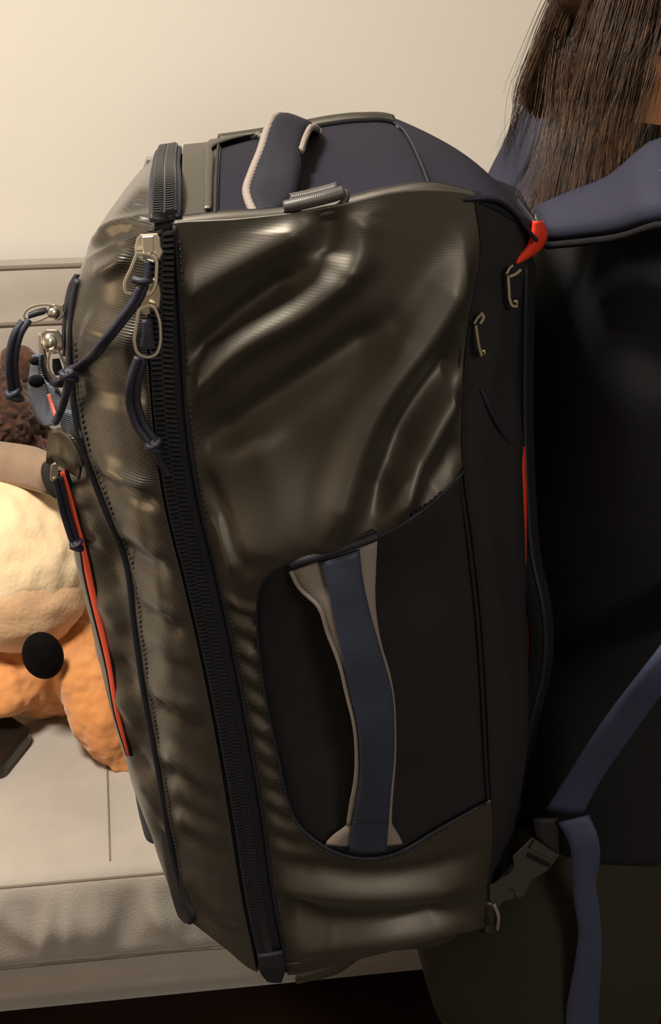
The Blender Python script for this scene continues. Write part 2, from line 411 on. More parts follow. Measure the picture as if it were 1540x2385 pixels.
# soft folds: (polyline in photo px, sigma px, height m)
FK = 1.55
BROAD = [(500,1290),(680,1262),(880,1190),(1000,1120)]
FOLDS = [
 ([(720,520),(600,585),(410,700)], 38, .0050), ([(690,640),(560,735),(425,850)], 30, -.0055),
 ([(840,600),(700,720),(560,800),(440,925)], 38, .0075), ([(900,760),(700,895),(470,1040)], 42, -.0065),
 ([(1090,590),(990,760),(870,930),(790,1120),(760,1230)], 42, .0095), ([(1090,800),(950,985),(850,1180)], 30, -.0075),
 ([(1075,880),(980,1030),(890,1190)], 26, .0060), ([(1080,1010),(1000,1120),(930,1215)], 22, -.0045),
 ([(590,1000),(640,1160),(620,1290)], 60, .004), ([(470,1100),(560,1250),(600,1330)], 26, -.0035), ([(500,1190),(560,1310)], 14, .003),
 ([(640,2058),(760,2072),(900,2078),(1080,2060)], 26, .0060), ([(640,2105),(760,2160),(900,2160),(1075,2132)], 36, -.0090),
 ([(670,2220),(800,2200),(1000,2185),(1090,2160)], 22, .0025), ([(700,2010),(850,2035),(1000,2020),(1100,1990)], 18, -.003),
 (BROAD, 120, .0088), ([(760,480),(770,600)], 40, -.003), ([(850,500),(800,640)], 40, .003),
]
for i, y in enumerate(np.arange(1395, 2010, 58)):
    zx = np.interp(y, [1345, 1530, 1710, 1890, 2080], [505, 545, 578, 608, 634]); nx = np.interp(y, [1345, 1500, 1650, 1780, 1890, 1950, 2080], [640, 600, 625, 650, 680, 725, 780])
    vv = [1, .6, .9, .5, .8, 1, .7, .5, .9, .7, .6][i % 11]
    FOLDS.append(([(zx+4, y-8), (nx-6, y+18)], 13, .0034*vv)); FOLDS.append(([(zx+2, y+16), (nx-10, y+44)], 11, -.0026*vv))
LFOLDS = [([(230,640),(300,600)], 18, .004), ([(200,760),(330,800)], 40, .006), ([(190,900),(340,930)], 26, -.003)]
for i, y in enumerate([1050, 1120, 1215, 1300, 1400, 1480, 1570, 1650, 1740, 1830, 1920, 2010, 2090]):
    x0 = np.interp(y, [1010, 1160, 1310, 1450, 1615, 1790, 1970, 2146], [190, 240, 298, 316, 340, 372, 402, 447]); x1 = np.interp(y, [1000, 1180, 1350, 1535, 1715, 1895, 2085, 2262], [358, 384, 426, 468, 503, 533, 563, 600])
    s = [9, -14, 4, 16, -8, -2, 12, -18, 6, 0, -10, 14, -4][i]; am = [.0016, .0024, .0022, .0011, .0020, .0009, .0018, .0013, .0024, .0010, .0019, .0012, .0016][i]
    y += s*2
    LFOLDS.append(([(x0+22, y-6), (x0+(x1-x0)*(.45+s*.01), y+24+s), (x1-6-abs(s), y+66+s*2)], 17+s*.3, am*1.7)); LFOLDS.append(([(x0+24+abs(s), y+40), ((x0+x1)/2, y+64), (x1-8, y+98+s)], 15, -am*1.2))
for y, x, a in ((1075, 160, -.006), (1135, 180, .0035), (1230, 235, .004), (1330, 270, -.003), (1420, 262, .004), (1560, 300, -.004), (1640, 300, .004), (1760, 330, -.003), (1840, 350, .003), (1950, 385, -.003)):
    LFOLDS.append(([(x-25, y-25), (x+25, y+45)], 18, a))
def fold_disp(pix, folds):
    d = np.zeros(len(pix))
    for pl, sg, amp in folds:
        pl = np.asarray(pl, float)
        if len(pl) > 2: pl = curve(np.c_[pl, np.zeros(len(pl))], 14)[:, :2]
        best = np.full(len(pix), 1e9)
        fade = np.zeros(len(pix)); tot = len(pl)-1
        for i in range(tot):
            a, b = pl[i], pl[i+1]; ab = b-a
            t = np.clip(((pix-a) @ ab)/(ab @ ab), 0, 1)
            dd = np.linalg.norm(pix-(a+t[:, None]*ab), axis=1)
            m = dd < best; best[m] = dd[m]; fade[m] = (i+t[m])/tot
        d += (FK if folds is FOLDS else 1.0)*amp*np.exp(-(best/sg)**2)*np.clip(np.minimum(fade, 1-fade)*5+0.35, 0, 1)
    return d
def in_poly(pix, poly):
    x, y = pix[:, 0], pix[:, 1]; ins = np.zeros(len(pix), bool); n = len(poly)
    for i in range(n):
        x1, y1 = poly[i]; x2, y2 = poly[(i+1) % n]
        c = ((y1 > y) != (y2 > y)) & (x < (x2-x1)*(y-y1)/(y2-y1+1e-12)+x1); ins ^= c
    return ins
def snap(pix, poly):
    poly = np.asarray(poly); best = np.full(len(pix), 1e9); out = pix.copy()
    for i in range(len(poly)):
        a, b = poly[i], poly[(i+1) % len(poly)]; ab = b-a
        t = np.clip(((pix-a) @ ab)/(ab @ ab+1e-12), 0, 1); q = a+t[:, None]*ab
        d = np.linalg.norm(pix-q, axis=1); m = d < best; best[m] = d[m]; out[m] = q[m]
    return out, best
def panel(name, c0, c1, m, nc, nt, t0=0, t1=10, folds=None, lift=0.0, th=0.0016, keep=None, roll=0.0, label=None, kinder=None):
    cs = np.linspace(c0, c1, nc); ts = np.linspace(t0, t1, nt)
    G = surf(cs, ts); N = normals(G); pix = to_px(G)
    d = np.zeros((nc, nt)) if folds is None else fold_disp(pix, folds).reshape(nc, nt)
    if folds is not None:     # soften creases, seams hold the edges down
        kx = max(1, int(nc*.012)); kt = max(1, int(nt*.005))
        for k_, ax_ in ((kx, 0), (kt, 1), (kx, 0), (kt, 1)):
            pad = [(k_, k_) if a_ == ax_ else (0, 0) for a_ in (0, 1)]; c_ = np.pad(d, pad, mode='edge')
            d = sum(np.take(c_, np.arange(q, q+d.shape[ax_]), axis=ax_) for q in range(2*k_+1))/(2*k_+1)
        u = np.linspace(0, 1, nc); e = np.clip(np.minimum(u, 1-u)*14, 0, 1)[:, None]
        v = np.linspace(0, 1, nt); f = np.clip(np.minimum(v, 1-v)*40, 0, 1)[None, :]
        d = d*e*f
    G = G + N*(d+lift)[..., None]
    F = grid_faces(nt*0+nc, nt); V = G.reshape(-1, 3); Nf = N.reshape(-1, 3)
    if keep is not None:
        poly, inside = keep
        pv = to_px(V); ctr = pv[np.array(F)].mean(1); ok = in_poly(ctr, poly) == inside
        kf = [f for f, o_ in zip(F, ok) if o_]; rf = [f for f, o_ in zip(F, ok) if not o_]
        bv = np.array(sorted(set(i for f in kf for i in f) & set(i for f in rf for i in f)))
        q, dist = snap(pv[bv], poly)
        for i, qq, dd in zip(bv, q, dist):
            if dd < 14: V[i] = L(qq[0], qq[1], V[i][1])
        used = sorted(set(i for f in kf for i in f)); mp = {a: b for b, a in enumerate(used)}
        V = V[used]; F = [tuple(mp[i] for i in f) for f in kf]
    o = link(name, V, F, m, bag, label=label)
    # make faces look outward
    me = o.data
    if sum(p.normal[1]*p.area for p in me.polygons) > 0: me.flip_normals()
    solid(o, th)
    return o
POCKET = curve(np.array([(x, y, 0.) for x, y in [(1084,1092),(1020,1160),(950,1212),(880,1250),(780,1283),(690,1308),(640,1328),(608,1360),(597,1405),(600,1500),(622,1650),(650,1780),(668,1860),(690,1915),(730,1955),(790,1988),(850,2000),(930,1985),(1020,1932),(1146,1862)]]), 120)[:, :2]
POCKET = np.concatenate([POCKET, [(1190, 1840), (1190, 1060)]])

panel('front_pocket_panel', CI['F2'], CI['C2'], 'tarp_lid', 60, 260, folds=LFOLDS, lift=.0005)
panel('lid_side_panel', CI['C2'], CI['C3'], 'tarp_lid', 70, 420, folds=LFOLDS, lift=.0012)
panel('zipper_tape', CI['C3']-.002, CI['C4']+.002, 'zip_tape', 10, 160, lift=-.0012)
panel('side_panel', CI['C4'], CI['C8'], 'tarp', 210, 500, folds=FOLDS, lift=.0012, keep=(POCKET, False))
panel('side_pocket_panel', CI['C4']+.01, CI['C8']+.004, 'charcoal_nylon', 60, 120, t0=3.4, t1=9.4, folds=[(BROAD, 120, .0136), ([(720,1500),(760,1800)], 50, -.004), ([(1000,1400),(980,1800)], 60, .003)], lift=-.0030,
      keep=(POCKET, True), label='recessed charcoal fabric side panel behind the handle')
panel('gusset', CI['C8']-.004, CI['G1'], 'charcoal_nylon', 30, 160, folds=[([(1165,700),(1120,1100),(1165,1500),(1180,1900)], 16, .004), ([(1190,880),(1210,1060)], 10, .003)], lift=-.0004)

# sampled side surface for things that sit on it
_cs = np.linspace(CI['C1'], CI['C9'], 170); _ts = np.linspace(0, 10, 200)
_G = surf(_cs, _ts).reshape(-1, 3); _P = to_px(_G); _G[:, 1] -= fold_disp(_P, [(BROAD, 120, .0130)])
def won(px, py):
    i = np.argmin((_P[:, 0]-px)**2+(_P[:, 1]-py)**2); return _G[i, 1]
def on(px, py, lift=0.0): return L(px, py, won(px, py)-lift)
def ons(pts, lift=0.0): return np.array([on(p[0], p[1], lift+(p[2] if len(p) > 2 else 0)) for p in pts])
def col_curve(c, t0=0, t1=10, n=80, lift=0.0):
    G = surf(np.array([c-.0015, c, c+.0015]), np.linspace(t0, t1, n)); N = normals(G)
    return G[1]+N[1]*lift

# ---- top
TN = [(405,518),(510,506),(650,496),(780,478),(900,450),(1000,437),(1105,458),(1185,494),(1254,545)]
TF = [(408,343),(520,331),(640,313),(760,290),(840,282),(912,288),(1010,338),(1110,392),(1195,448)]
tn = np.array([L(x, y, .004 if i < 7 else .012) for i, (x, y) in enumerate(TN)])
tf = np.array([L(x, y, .27 if i < 6 else .27-.02*(i-5)) for i, (x, y) in enumerate(TF)])
tkn = np.arange(9.)
def top_surf(us, vs, bul=.008, lift=0.0):
    A = cr_basis(tkn, us); a = A @ tn; b = A @ tf; G = np.zeros((len(us), len(vs), 3))
    for j, v in enumerate(vs):
        G[:, j] = a*(1-v)+b*v; G[:, j, 2] += bul*math.sin(math.pi*v) + lift
    return G
def top_panel(name, u0, u1, m, v0=0., v1=1., nu=40, nv=30, lift=0.0, bumps=None, label=None):
    us = np.linspace(u0, u1, nu); vs = np.linspace(v0, v1, nv); G = top_surf(us, vs, lift=lift)
    if bumps: G[..., 2] += bumps(us[:, None], vs[None, :])
    o = link(name, G.reshape(-1, 3), grid_faces(nu, nv), m, bag, label=label)
    if sum(p.normal[2]*p.area for p in o.data.polygons) < 0: o.data.flip_normals()
    return solid(o, .002)
top_panel('top_edge_panel', 0.18, 0.98, 'tarp', lift=.0015)
top_panel('top_panel', 0.9, 5.0, 'navy_nylon', nu=60, lift=0., label='navy fabric top panel under the haul handle')
top_panel('shoulder_panel', 5.0, 8.0, 'navy_nylon', v0=-.03, nu=60, lift=.0012, bumps=lambda u, v: .004*np.sin(u*2.1+v*3))
gt = surf(np.linspace(CI['C8']-.002, CI['C9']+.006, 24), np.array([.12]))[:, 0]
st_ = top_surf(np.linspace(5.95, 8.0, 24), [.05], lift=.0)[:, 0]
G = np.array([gt*(1-v)+st_*v+np.array([0, -.003*math.sin(math.pi*v), .003*math.sin(math.pi*v)]) for v in np.linspace(0, 1, 8)])
o = link('shoulder_gusset', G.reshape(-1, 3), grid_faces(8, 24), 'navy_nylon', bag); solid(o, .002, 0)
# glossy strip along the far edge of the top and its black seam
us = np.linspace(0.9, 5.0, 40); A = cr_basis(tkn, us); far = A @ tf
bl = far+np.array([0, -.018, .004])
V, F = tube(bl, .0022, 6); link('seam_piping', V, F, 'black_mesh', bag)
fs = np.stack([far+np.array([0, -.016, .0035]), far+np.array([0, -.006, .006]), far+np.array([0, .004, .002]), far+np.array([0, .008, -.02])], 1)
o = link('far_edge_panel', fs.reshape(-1, 3), grid_faces(40, 4), 'tarp', bag); solid(o, .002)
# corner piece of glossy fabric cutting across the navy top panel (left end)
V, F = slab([top_surf([0.86], [v], lift=.004)[0, 0] for v in (.02, .5, .72)]+[top_surf([1.5], [.92], lift=.004)[0, 0], top_surf([1.9], [1.0], lift=.003)[0, 0]],
            [top_surf([0.70], [v], lift=.004)[0, 0] for v in (.02, .5, .85)]+[top_surf([0.9], [1.0], lift=.003)[0, 0], top_surf([1.5], [1.03], lift=.000)[0, 0]], .0012, 40, 4, flip=(0, 0, 1))
link('corner_panel', V, F, 'tarp', bag)
# seams on top
for u in (5.0,):
    V, F = tube(top_surf([u], np.linspace(0, 1, 30), lift=.0016)[0], .0009, 6); link('seam_piping', V, F, 'piping', bag)
V, F = tube(top_surf([0.93], np.linspace(0, .8, 30), lift=.003)[0], .0010, 6); link('seam_piping', V, F, 'piping', bag)
V, F = tube(tn[:7]+np.array([0, .001, .001]), .0022, 8, n=90); link('seam_piping', V, F, 'black_mesh', bag)
# rolled lip of the glossy side along the top edge
a = curve(tn[:7], 90); xs = to_px(a)[:, 0]
lip = np.stack([a+np.array([0, -.004, -.012]), a+np.array([0, -.0055, -.004]), a+np.array([0, -.004, .001]), a+np.array([0, 0.0, .003]), a+np.array([0, .006, .002])], 1)
o = link('top_hem', lip.reshape(-1, 3), grid_faces(90, 5), 'tarp', bag)
if sum(p.normal[1]*p.area for p in o.data.polygons) > 0: o.data.flip_normals()
solid(o, .0015)

# ---- lid top (left of the zip, on top)
lt_n = [(362,530,.003),(300,552,.016),(240,585,.034),(205,608,.058),(188,640,.10)]
lt_m = [(364,458,.045),(302,482,.05),(241,542,.062),(203,596,.088),(183,640,.12)]
lt_f = [(375,350,.262),(318,408,.25),(258,492,.24),(214,572,.23),(200,618,.22)]
kk = np.arange(5.); k3 = np.array([0, .38, 2.])
LT = np.array([Ls(lt_n), Ls(lt_m), Ls(lt_f)])
def lid_top(us, vs): return np.einsum('ui,vj,jik->uvk', cr_basis(kk, us), cr_basis(k3, vs), LT)
G = lid_top(np.linspace(0, 4, 70), np.linspace(0, 2, 60)); pix = to_px(G)
d = fold_disp(pix, [([(350,505),(270,535),(215,575)], 12, .004), ([(350,535),(280,545),(225,580)], 8, -.004), ([(340,430),(240,560)], 20, .003)]).reshape(70, 60)
N = np.cross(np.gradient(G, axis=0), np.gradient(G, axis=1)); N /= np.linalg.norm(N, axis=2)[..., None]; N = N if N[..., 2].mean() > 0 else -N
G = G+N*d[..., None]
o = link('lid_top_panel', G.reshape(-1, 3), grid_faces(70, 60), 'tarp_lid', bag)
if sum(p.normal[2]*p.area for p in o.data.polygons) < 0: o.data.flip_normals()
solid(o, .0018)
# navy front corner piece under the lid's top edge
V, F = slab(Ls([(186,640,.070),(174,668,.080),(166,705,.078),(160,760,.082),(156,830,.086)]), Ls([(176,640,.105),(161,668,.115),(152,710,.115),(147,765,.115),(148,830,.115)]), .003, 24, 5)
link('front_corner_trim', V, F, 'navy_nylon', bag)

# ---- core: closes the far side, back, bottom
rows = np.linspace(0, 10, 40)
def colpts(n_): return surf(np.array([CI[n_]]), rows)[0]
near = [colpts(n_) for n_ in ('F2', 'C3', 'C6', 'C8', 'C9')]
FARW = .272
ring = []
f2 = near[0]+np.array([.004, 0, 0])
def farof(p, w, du=0): q = p.copy(); q[:, 1] = w; q[:, 0] += du; return q
ring = [f2, farof(near[1], .265), farof(near[2], FARW), farof(near[3], .268), farof(near[4], .255), near[4]+np.array([.004, .03, 0])]
far_top = {1: (L(400,352,.265))[2], 2: None}
C = np.array(ring)
# lower the far edge to the top panel's level
zt = np.array([L(395,352,.265)[2], L(395,352,.265)[2]-.004, L(760,300,.27)[2]-.006, L(1010,345,.26)[2]-.006, L(1190,450,.22)[2]-.004, CT['C9'][0][2]-.006])
for i in range(6):
    z0, z1 = C[i][0, 2], C[i][-1, 2]
    if i > 0: C[i][:, 2] = zt[i]-(z0-C[i][:, 2])*(zt[i]-z1)/(z0-z1)
V = C.reshape(-1, 3); F = grid_faces(6, 40)
core = MB().add(V, F)
o = core.build('far_side_panel', 'tarp', bag)
if sum(p.normal[1]*p.area for p in o.data.polygons) < 0: o.data.flip_normals()
solid(o, .002)
# bottom
nb = np.array([surf(np.array([CI[n_]]), np.array([9.97]))[0, 0] for n_ in ('C1', 'C2', 'CM', 'C3', 'C5', 'C6', 'C7', 'C8', 'C9')])
fb = nb.copy(); fb[:, 1] = .262; fb[0, 0] += .02
Bg = np.array([nb*(1-v)+fb*v + np.array([0, 0, -.012*math.sin(math.pi*v)]) for v in np.linspace(0, 1, 12)])
o = link('bottom_panel', Bg.reshape(-1, 3), grid_faces(12, 9), 'tarp', bag)
if sum(p.normal[2]*p.area for p in o.data.polygons) > 0: o.data.flip_normals()
solid(o, .002)
# sagging bottom flap at the lower right
fl_t = Ls([(690,2270,.004),(780,2245,.0),(860,2205,-.006),(950,2176,-.006),(1020,2165,-.002),(1058,2168,.004)])
fl_b = Ls([(688,2284,.012),(780,2262,.02),(865,2206,.03),(950,2206,.03),(1025,2198,.02),(1062,2172,.01)])
V, F = slab(fl_t, fl_b, .003, 40, 6, crown=.003); link('bottom_flap', V, F, 'tarp', bag)

# ---- back pad against the wearer, red lining
padL = Ls([(1225,620,.05),(1222,800,.05),(1222,1000,.05),(1228,1150,.04),(1240,1300,.03),(1262,1400,.02),(1270,1480,.02),(1262,1580,.025),(1236,1680,.03),(1225,1800,.05),(1190,1960,.05),(1150,2110,.05)])
padR = padL+np.array([.012, .20, 0]); padM = padL+np.array([.012, .10, 0])
V, F = slab(padL, padR, .022, 60, 8); link('back_pad', V, F, 'black_mesh', bag)
V, F = tube(padL, .0018, 6, n=80); link('seam_piping', V, F, 'piping', bag)
rl = Ls([(1214,1040,.026),(1218,1180,.026),(1216,1300,.026),(1208,1380,.026),(1210,1460,.026),(1216,1530,.026),(1220,1560,.026)])
rr = Ls([(1222,1040,.046),(1226,1180,.044),(1230,1300,.038),(1247,1365,.034),(1262,1420,.030),(1252,1490,.030),(1222,1562,.028)])
V, F = slab(rl, rr, .0025, 50, 5); link('back_lining', V, F, 'red_fabric', bag, label='red lining showing at the back edge')
V, F = slab(Ls([(1248,515,.010),(1244,545,.010),(1230,580,.012),(1200,612,.012)]), Ls([(1262,516,.03),(1273,548,.03),(1262,575,.03),(1215,606,.024)]), .004, 20, 4)
link('back_lining', V, F, 'red_fabric', bag)

# ---- seams and piping on the side
V, F = tube(col_curve(CI['C2'], 0.55, 10, 120, .0015), .0026, 7); link('lid_piping', V, F, 'piping', bag)
V, F = tube(col_curve(CI['C8'], 0.05, 9.9, 120, .0012), .0014, 6); link('seam_piping', V, F, 'charcoal_nylon', bag)
V, F = tube(col_curve(CI['C4']+.001, 0.05, 9.95, 120, .0008), .0016, 6); link('seam_piping', V, F, 'zip_tape', bag)
pk = POCKET[:-2]
V, F = tube(ons([(x, y) for x, y in pk[::2]], .0005), .0016, 6); link('pocket_piping', V, F, 'piping', bag)
V, F = tube(ons([(675,1313),(720,1300),(790,1278),(850,1258),(880,1246)], .004), .0036, 8, n=30); link('handle_anchor_piping', V, F, 'piping', bag)
V, F = tube(ons([(690,1300),(740,1284),(800,1264),(870,1236)], .003), .0016, 6, n=30); link('handle_anchor_piping', V, F, 'zip_tape', bag)
# bottom bead of the lid piping: rounded trim end
V, F = slab(Ls([(368,1870,.085),(384,1990,.085),(405,2090,.085),(418,2130,.075),(432,2148,.062)]), Ls([(405,1930,.064),(420,2030,.058),(440,2105,.050),(456,2132,.046),(448,2149,.052)]), .006, 24, 5); link('lid_corner_trim', V, F, 'charcoal_nylon', bag)
# stitches (tiny, joined)
def stitches(name, P, N_, step, ln, wd):
    b = MB(); d = np.r_[0, np.cumsum(np.linalg.norm(np.diff(P, axis=0), axis=1))]
    for s in np.arange(0, d[-1], step):
        p = np.array([np.interp(s, d, P[:, i]) for i in range(3)]); q = np.array([np.interp(s+ln, d, P[:, i]) for i in range(3)])
        t = q-p; t = t/(np.linalg.norm(t)+1e-9); n_ = np.array([0, -1., 0]); s_ = np.cross(t, n_)
        b.add(*box((p+q)/2, t*ln/2, s_*wd/2, n_*wd/2))
    return b.build(name, 'stitch', bag, kind='stuff')
stitches('stitching', col_curve(CI['C2']+.010, 1.5, 9.9, 200, .0018), None, .0042, .0024, .0009)
stitches('stitching', col_curve(CI['C4']+.004, .3, 9.9, 200, .0022), None, .0042, .0022, .0008)
cen = POCKET[:-2].mean(0)
pk2 = np.array([p+(p-np.array([860,1640]))/np.linalg.norm(p-np.array([860,1640]))*9 for p in POCKET[:-2]])
stitches('stitching', ons([(x, y) for x, y in pk2[6:-8]], .0022), None, .0042, .0024, .0008)

# ---- main zipper coil: two interlocking rows of teeth, down the side and over the top
def coil(name, P, S, pitch, ln, ht, th):
    """P centre line, S sideways unit vectors"""
    b = MB(); d = np.r_[0, np.cumsum(np.linalg.norm(np.diff(P, axis=0), axis=1))]; k = 0
    for s in np.arange(0, d[-1], pitch):
        for side in (-1, 1):
            ss = s+(0 if side < 0 else pitch/2)
            if ss > d[-1]: continue
            p = np.array([np.interp(ss, d, P[:, i]) for i in range(3)]); sv = np.array([np.interp(ss, d, S[:, i]) for i in range(3)]); sv /= np.linalg.norm(sv)
            q = np.array([np.interp(min(ss+1e-3, d[-1]), d, P[:, i]) for i in range(3)])-np.array([np.interp(ss-1e-3, d, P[:, i]) for i in range(3)]); q /= np.linalg.norm(q)
            nv = np.cross(sv, q); nv = nv if nv[1] < 0 or abs(nv[2]) > .7 and nv[2] > 0 else -nv
            c = p+sv*side*ln*0.46
            sl = sv*ln/2 + q*side*ht*0.15
            V, F = box(c, sl, q*ht/2, nv*th/2)
            # round the head: pinch outer face
            b.add(V, F)
            b.add(*box(c+nv*th*.45-sl*.05, sl*.75, q*ht*.3, nv*th*.3))
    return b.build(name, 'zip_coil', bag, kind='stuff', smooth=False)
cz = CI['C3']+(CI['C4']-CI['C3'])*.42
Gz = surf(np.array([cz-.003, cz, cz+.003]), np.linspace(0.1, 9.97, 200)); Nz = normals(Gz)
coil('zipper_teeth', Gz[1]+Nz[1]*.001, Gz[2]-Gz[0], .0033, .0072, .0021, .0034)
# spine between the two rows
V, F = tube(Gz[1]+Nz[1]*.0008, .0012, 5); link('zipper_spine', V, F, 'zip_tape', bag)
# tape and coil over the top
zt_l = curve(Ls([(360,528,.002),(359,460,.045),(364,402,.15),(376,366,.25),(384,376,.27)]), 40)+np.array([0, 0, .003]); zt_r = curve(Ls([(411,522,.002),(413,454,.045),(411,396,.15),(415,360,.25),(413,372,.27)]), 40)+np.array([0, 0, .003])
V, F = slab(zt_l, zt_r, .002, 40, 7, flip=(0, 0, 1)); link('zipper_tape_top', V, F, 'piping', bag)
zc = (zt_l*.5+zt_r*.5)+np.array([0, -.001, .0036]); coil('zipper_teeth_top', zc, zt_r-zt_l, .0033, .0072, .0021, .0034)
V, F = tube(zt_r+np.array([.001, 0, .001]), .0022, 8); link('zipper_edge_piping', V, F, 'piping', bag)
V, F = tube(zt_l+np.array([-.001, 0, .001]), .0018, 8); link('zipper_edge_piping', V, F, 'piping', bag)
V, F = slab(Ls([(600,2225,-.003),(606,2262,-.003),(622,2284,.000)]), Ls([(658,2215,-.005),(664,2258,-.005),(656,2286,.000)]), .003, 16, 5); link('zipper_end_tab', V, F, 'zip_tape', bag)

# ---- handles
hL = [(677,1330,.001),(696,1367,.006),(743,1414,.014),(763,1473,.017),(790,1543,.020),(809,1621,.021),(825,1687,.022),(831,1753,.020),(829,1815,.016),(819,1870,.011),(811,1921,.006),(775,1950,.002),(759,1966,.001)]
hR = [(879,1258,.001),(876,1317,.008),(874,1395,.015),(887,1492,.018),(909,1570,.019),(918,1621,.021),(922,1687,.022),(922,1765,.020),(916,1843,.015),(913,1890,.010),(914,1921,.006),(930,1948,.002),(938,1964,.001)]
iL = [(747,1309,.004),(763,1367,.0125),(778,1441,.0185),(798,1531,.0225),(817,1621,.0235),(833,1695,.0245),(838,1757,.0225),(837,1815,.018),(829,1870,.0130),(819,1921,.008),(815,1982,.003)]
iR = [(838,1280,.004),(845,1345,.0125),(861,1420,.0185),(887,1512,.0225),(914,1615,.0235),(919,1690,.0245),(918,1765,.0225),(911,1843,.018),(908,1880,.0130),(905,1921,.008),(900,1982,.003)]
V, F = slab(ons(hL, .002), ons(hR, .002), .0035, 60, 7, crown=.001); ho = link('side_handle', V, F, 'binding_grey', bag, label='blue webbing side handle with grey padded edges')
V, F = slab(ons(iL, .0035), ons(iR, .0035), .0025, 60, 7, crown=.0008); link('webbing', V, F, 'webbing_blue', ho)
V, F = tube(ons([(822,1914,.0100),(860,1918,.0105),(905,1914,.0100)], .004), .0007, 5, n=10); link('stitch_line', V, F, 'zip_tape', ho)
V, F = tube(ons([(677,1330,.002),(696,1367,.007),(743,1414,.015),(763,1473,.018),(790,1543,.021),(809,1621,.022),(825,1687,.023),(831,1753,.021),(829,1815,.017),(819,1870,.012),(811,1921,.007)], .0025), .0016, 6, n=50); link('edge_piping', V, F, 'binding_grey', ho)

def TS(u, v, lift=0.0): return top_surf([u], [v], lift=lift)[0, 0]
# haul handle on top: rises from the near edge, crosses the width, folds down at the far end
tL = Ls([(598,500,.006),(583,470,.02),(577,440,.035),(590,400,.05),(610,350,.075),(622,310,.10),(637,276,.13),(655,268,.16),(640,300,.21),(610,318,.235)])
tR = Ls([(655,494,.006),(680,470,.02),(696,435,.035),(702,385,.05),(698,352,.072),(706,325,.10),(720,298,.13),(735,300,.16),(735,305,.20),(730,312,.235)])
V, F = slab(tL, tR, .005, 60, 7, crown=.001); th_ = link('top_handle', V, F, 'handle_slate', bag, label='slate blue padded haul handle with grey edges')
V, F = tube(tL+np.array([-.0008, -.002, 0]), .0028, 7, n=60); link('edge_piping', V, F, 'binding_grey', th_)
V, F = tube(tR[4:]+np.array([.0008, 0, 0]), .0024, 7, n=30); link('edge_piping', V, F, 'binding_grey', th_)
V, F = tube(Ls([(630,338,.078),(655,348,.074),(690,360,.066)])+np.array([0, -.0035, .001]), .0008, 5, n=12); link('stitch_line', V, F, 'zip_tape', th_)
V, F = slab(Ls([(600,338,.225),(606,308,.235),(640,296,.24)]), Ls([(625,338,.225),(630,318,.235),(660,310,.24)]), .003, 12, 4); link('anchor_tab', V, F, 'black_mesh', th_)
V, F = slab(Ls([(716,300,.20),(730,297,.215),(748,300,.22)]), Ls([(714,325,.195),(732,322,.205),(748,320,.21)]), .003, 12, 5); link('anchor_tab', V, F, 'binding_grey', th_)

# lash loop with a flat bar on the near top edge
V, F = tube(Ls([(668,484,-.012),(700,478,-.016),(750,466,-.016),(790,452,-.014),(806,450,-.014),(802,470,-.015),(778,488,-.016),(735,499,-.016),(700,499,-.015),(676,492,-.013)]), .0022, 10, n=50, closed=False)
ll = link('lash_loop', V, F, 'grey_loop', bag, label='grey webbing lash loop with flat bar')
V, F = tube(Ls([(664,482,-.014),(700,474,-.017),(750,462,-.017),(799,448,-.014)]), .0036, 10, n=24); link('bar', V, F, 'grey_loop', ll)
for dy, dw in ((2, -.010), (-7, -.007)):
    V, F = slab(Ls([(674,460+dy,.000+dw),(730,448+dy,.000+dw),(784,433+dy,.000+dw)]), Ls([(680,470+dy,-.006+dw),(732,458+dy,-.006+dw),(786,443+dy,-.006+dw)]), .0022, 16, 4, flip=(0, 0, 1)); link('webbing_end', V, F, 'grey_loop', ll)
V, F = slab(Ls([(655,494,.004),(668,485,-.004)]), Ls([(668,498,.002),(682,488,-.006)]), .002, 6, 3); link('webbing_end', V, F, 'binding_grey', ll)

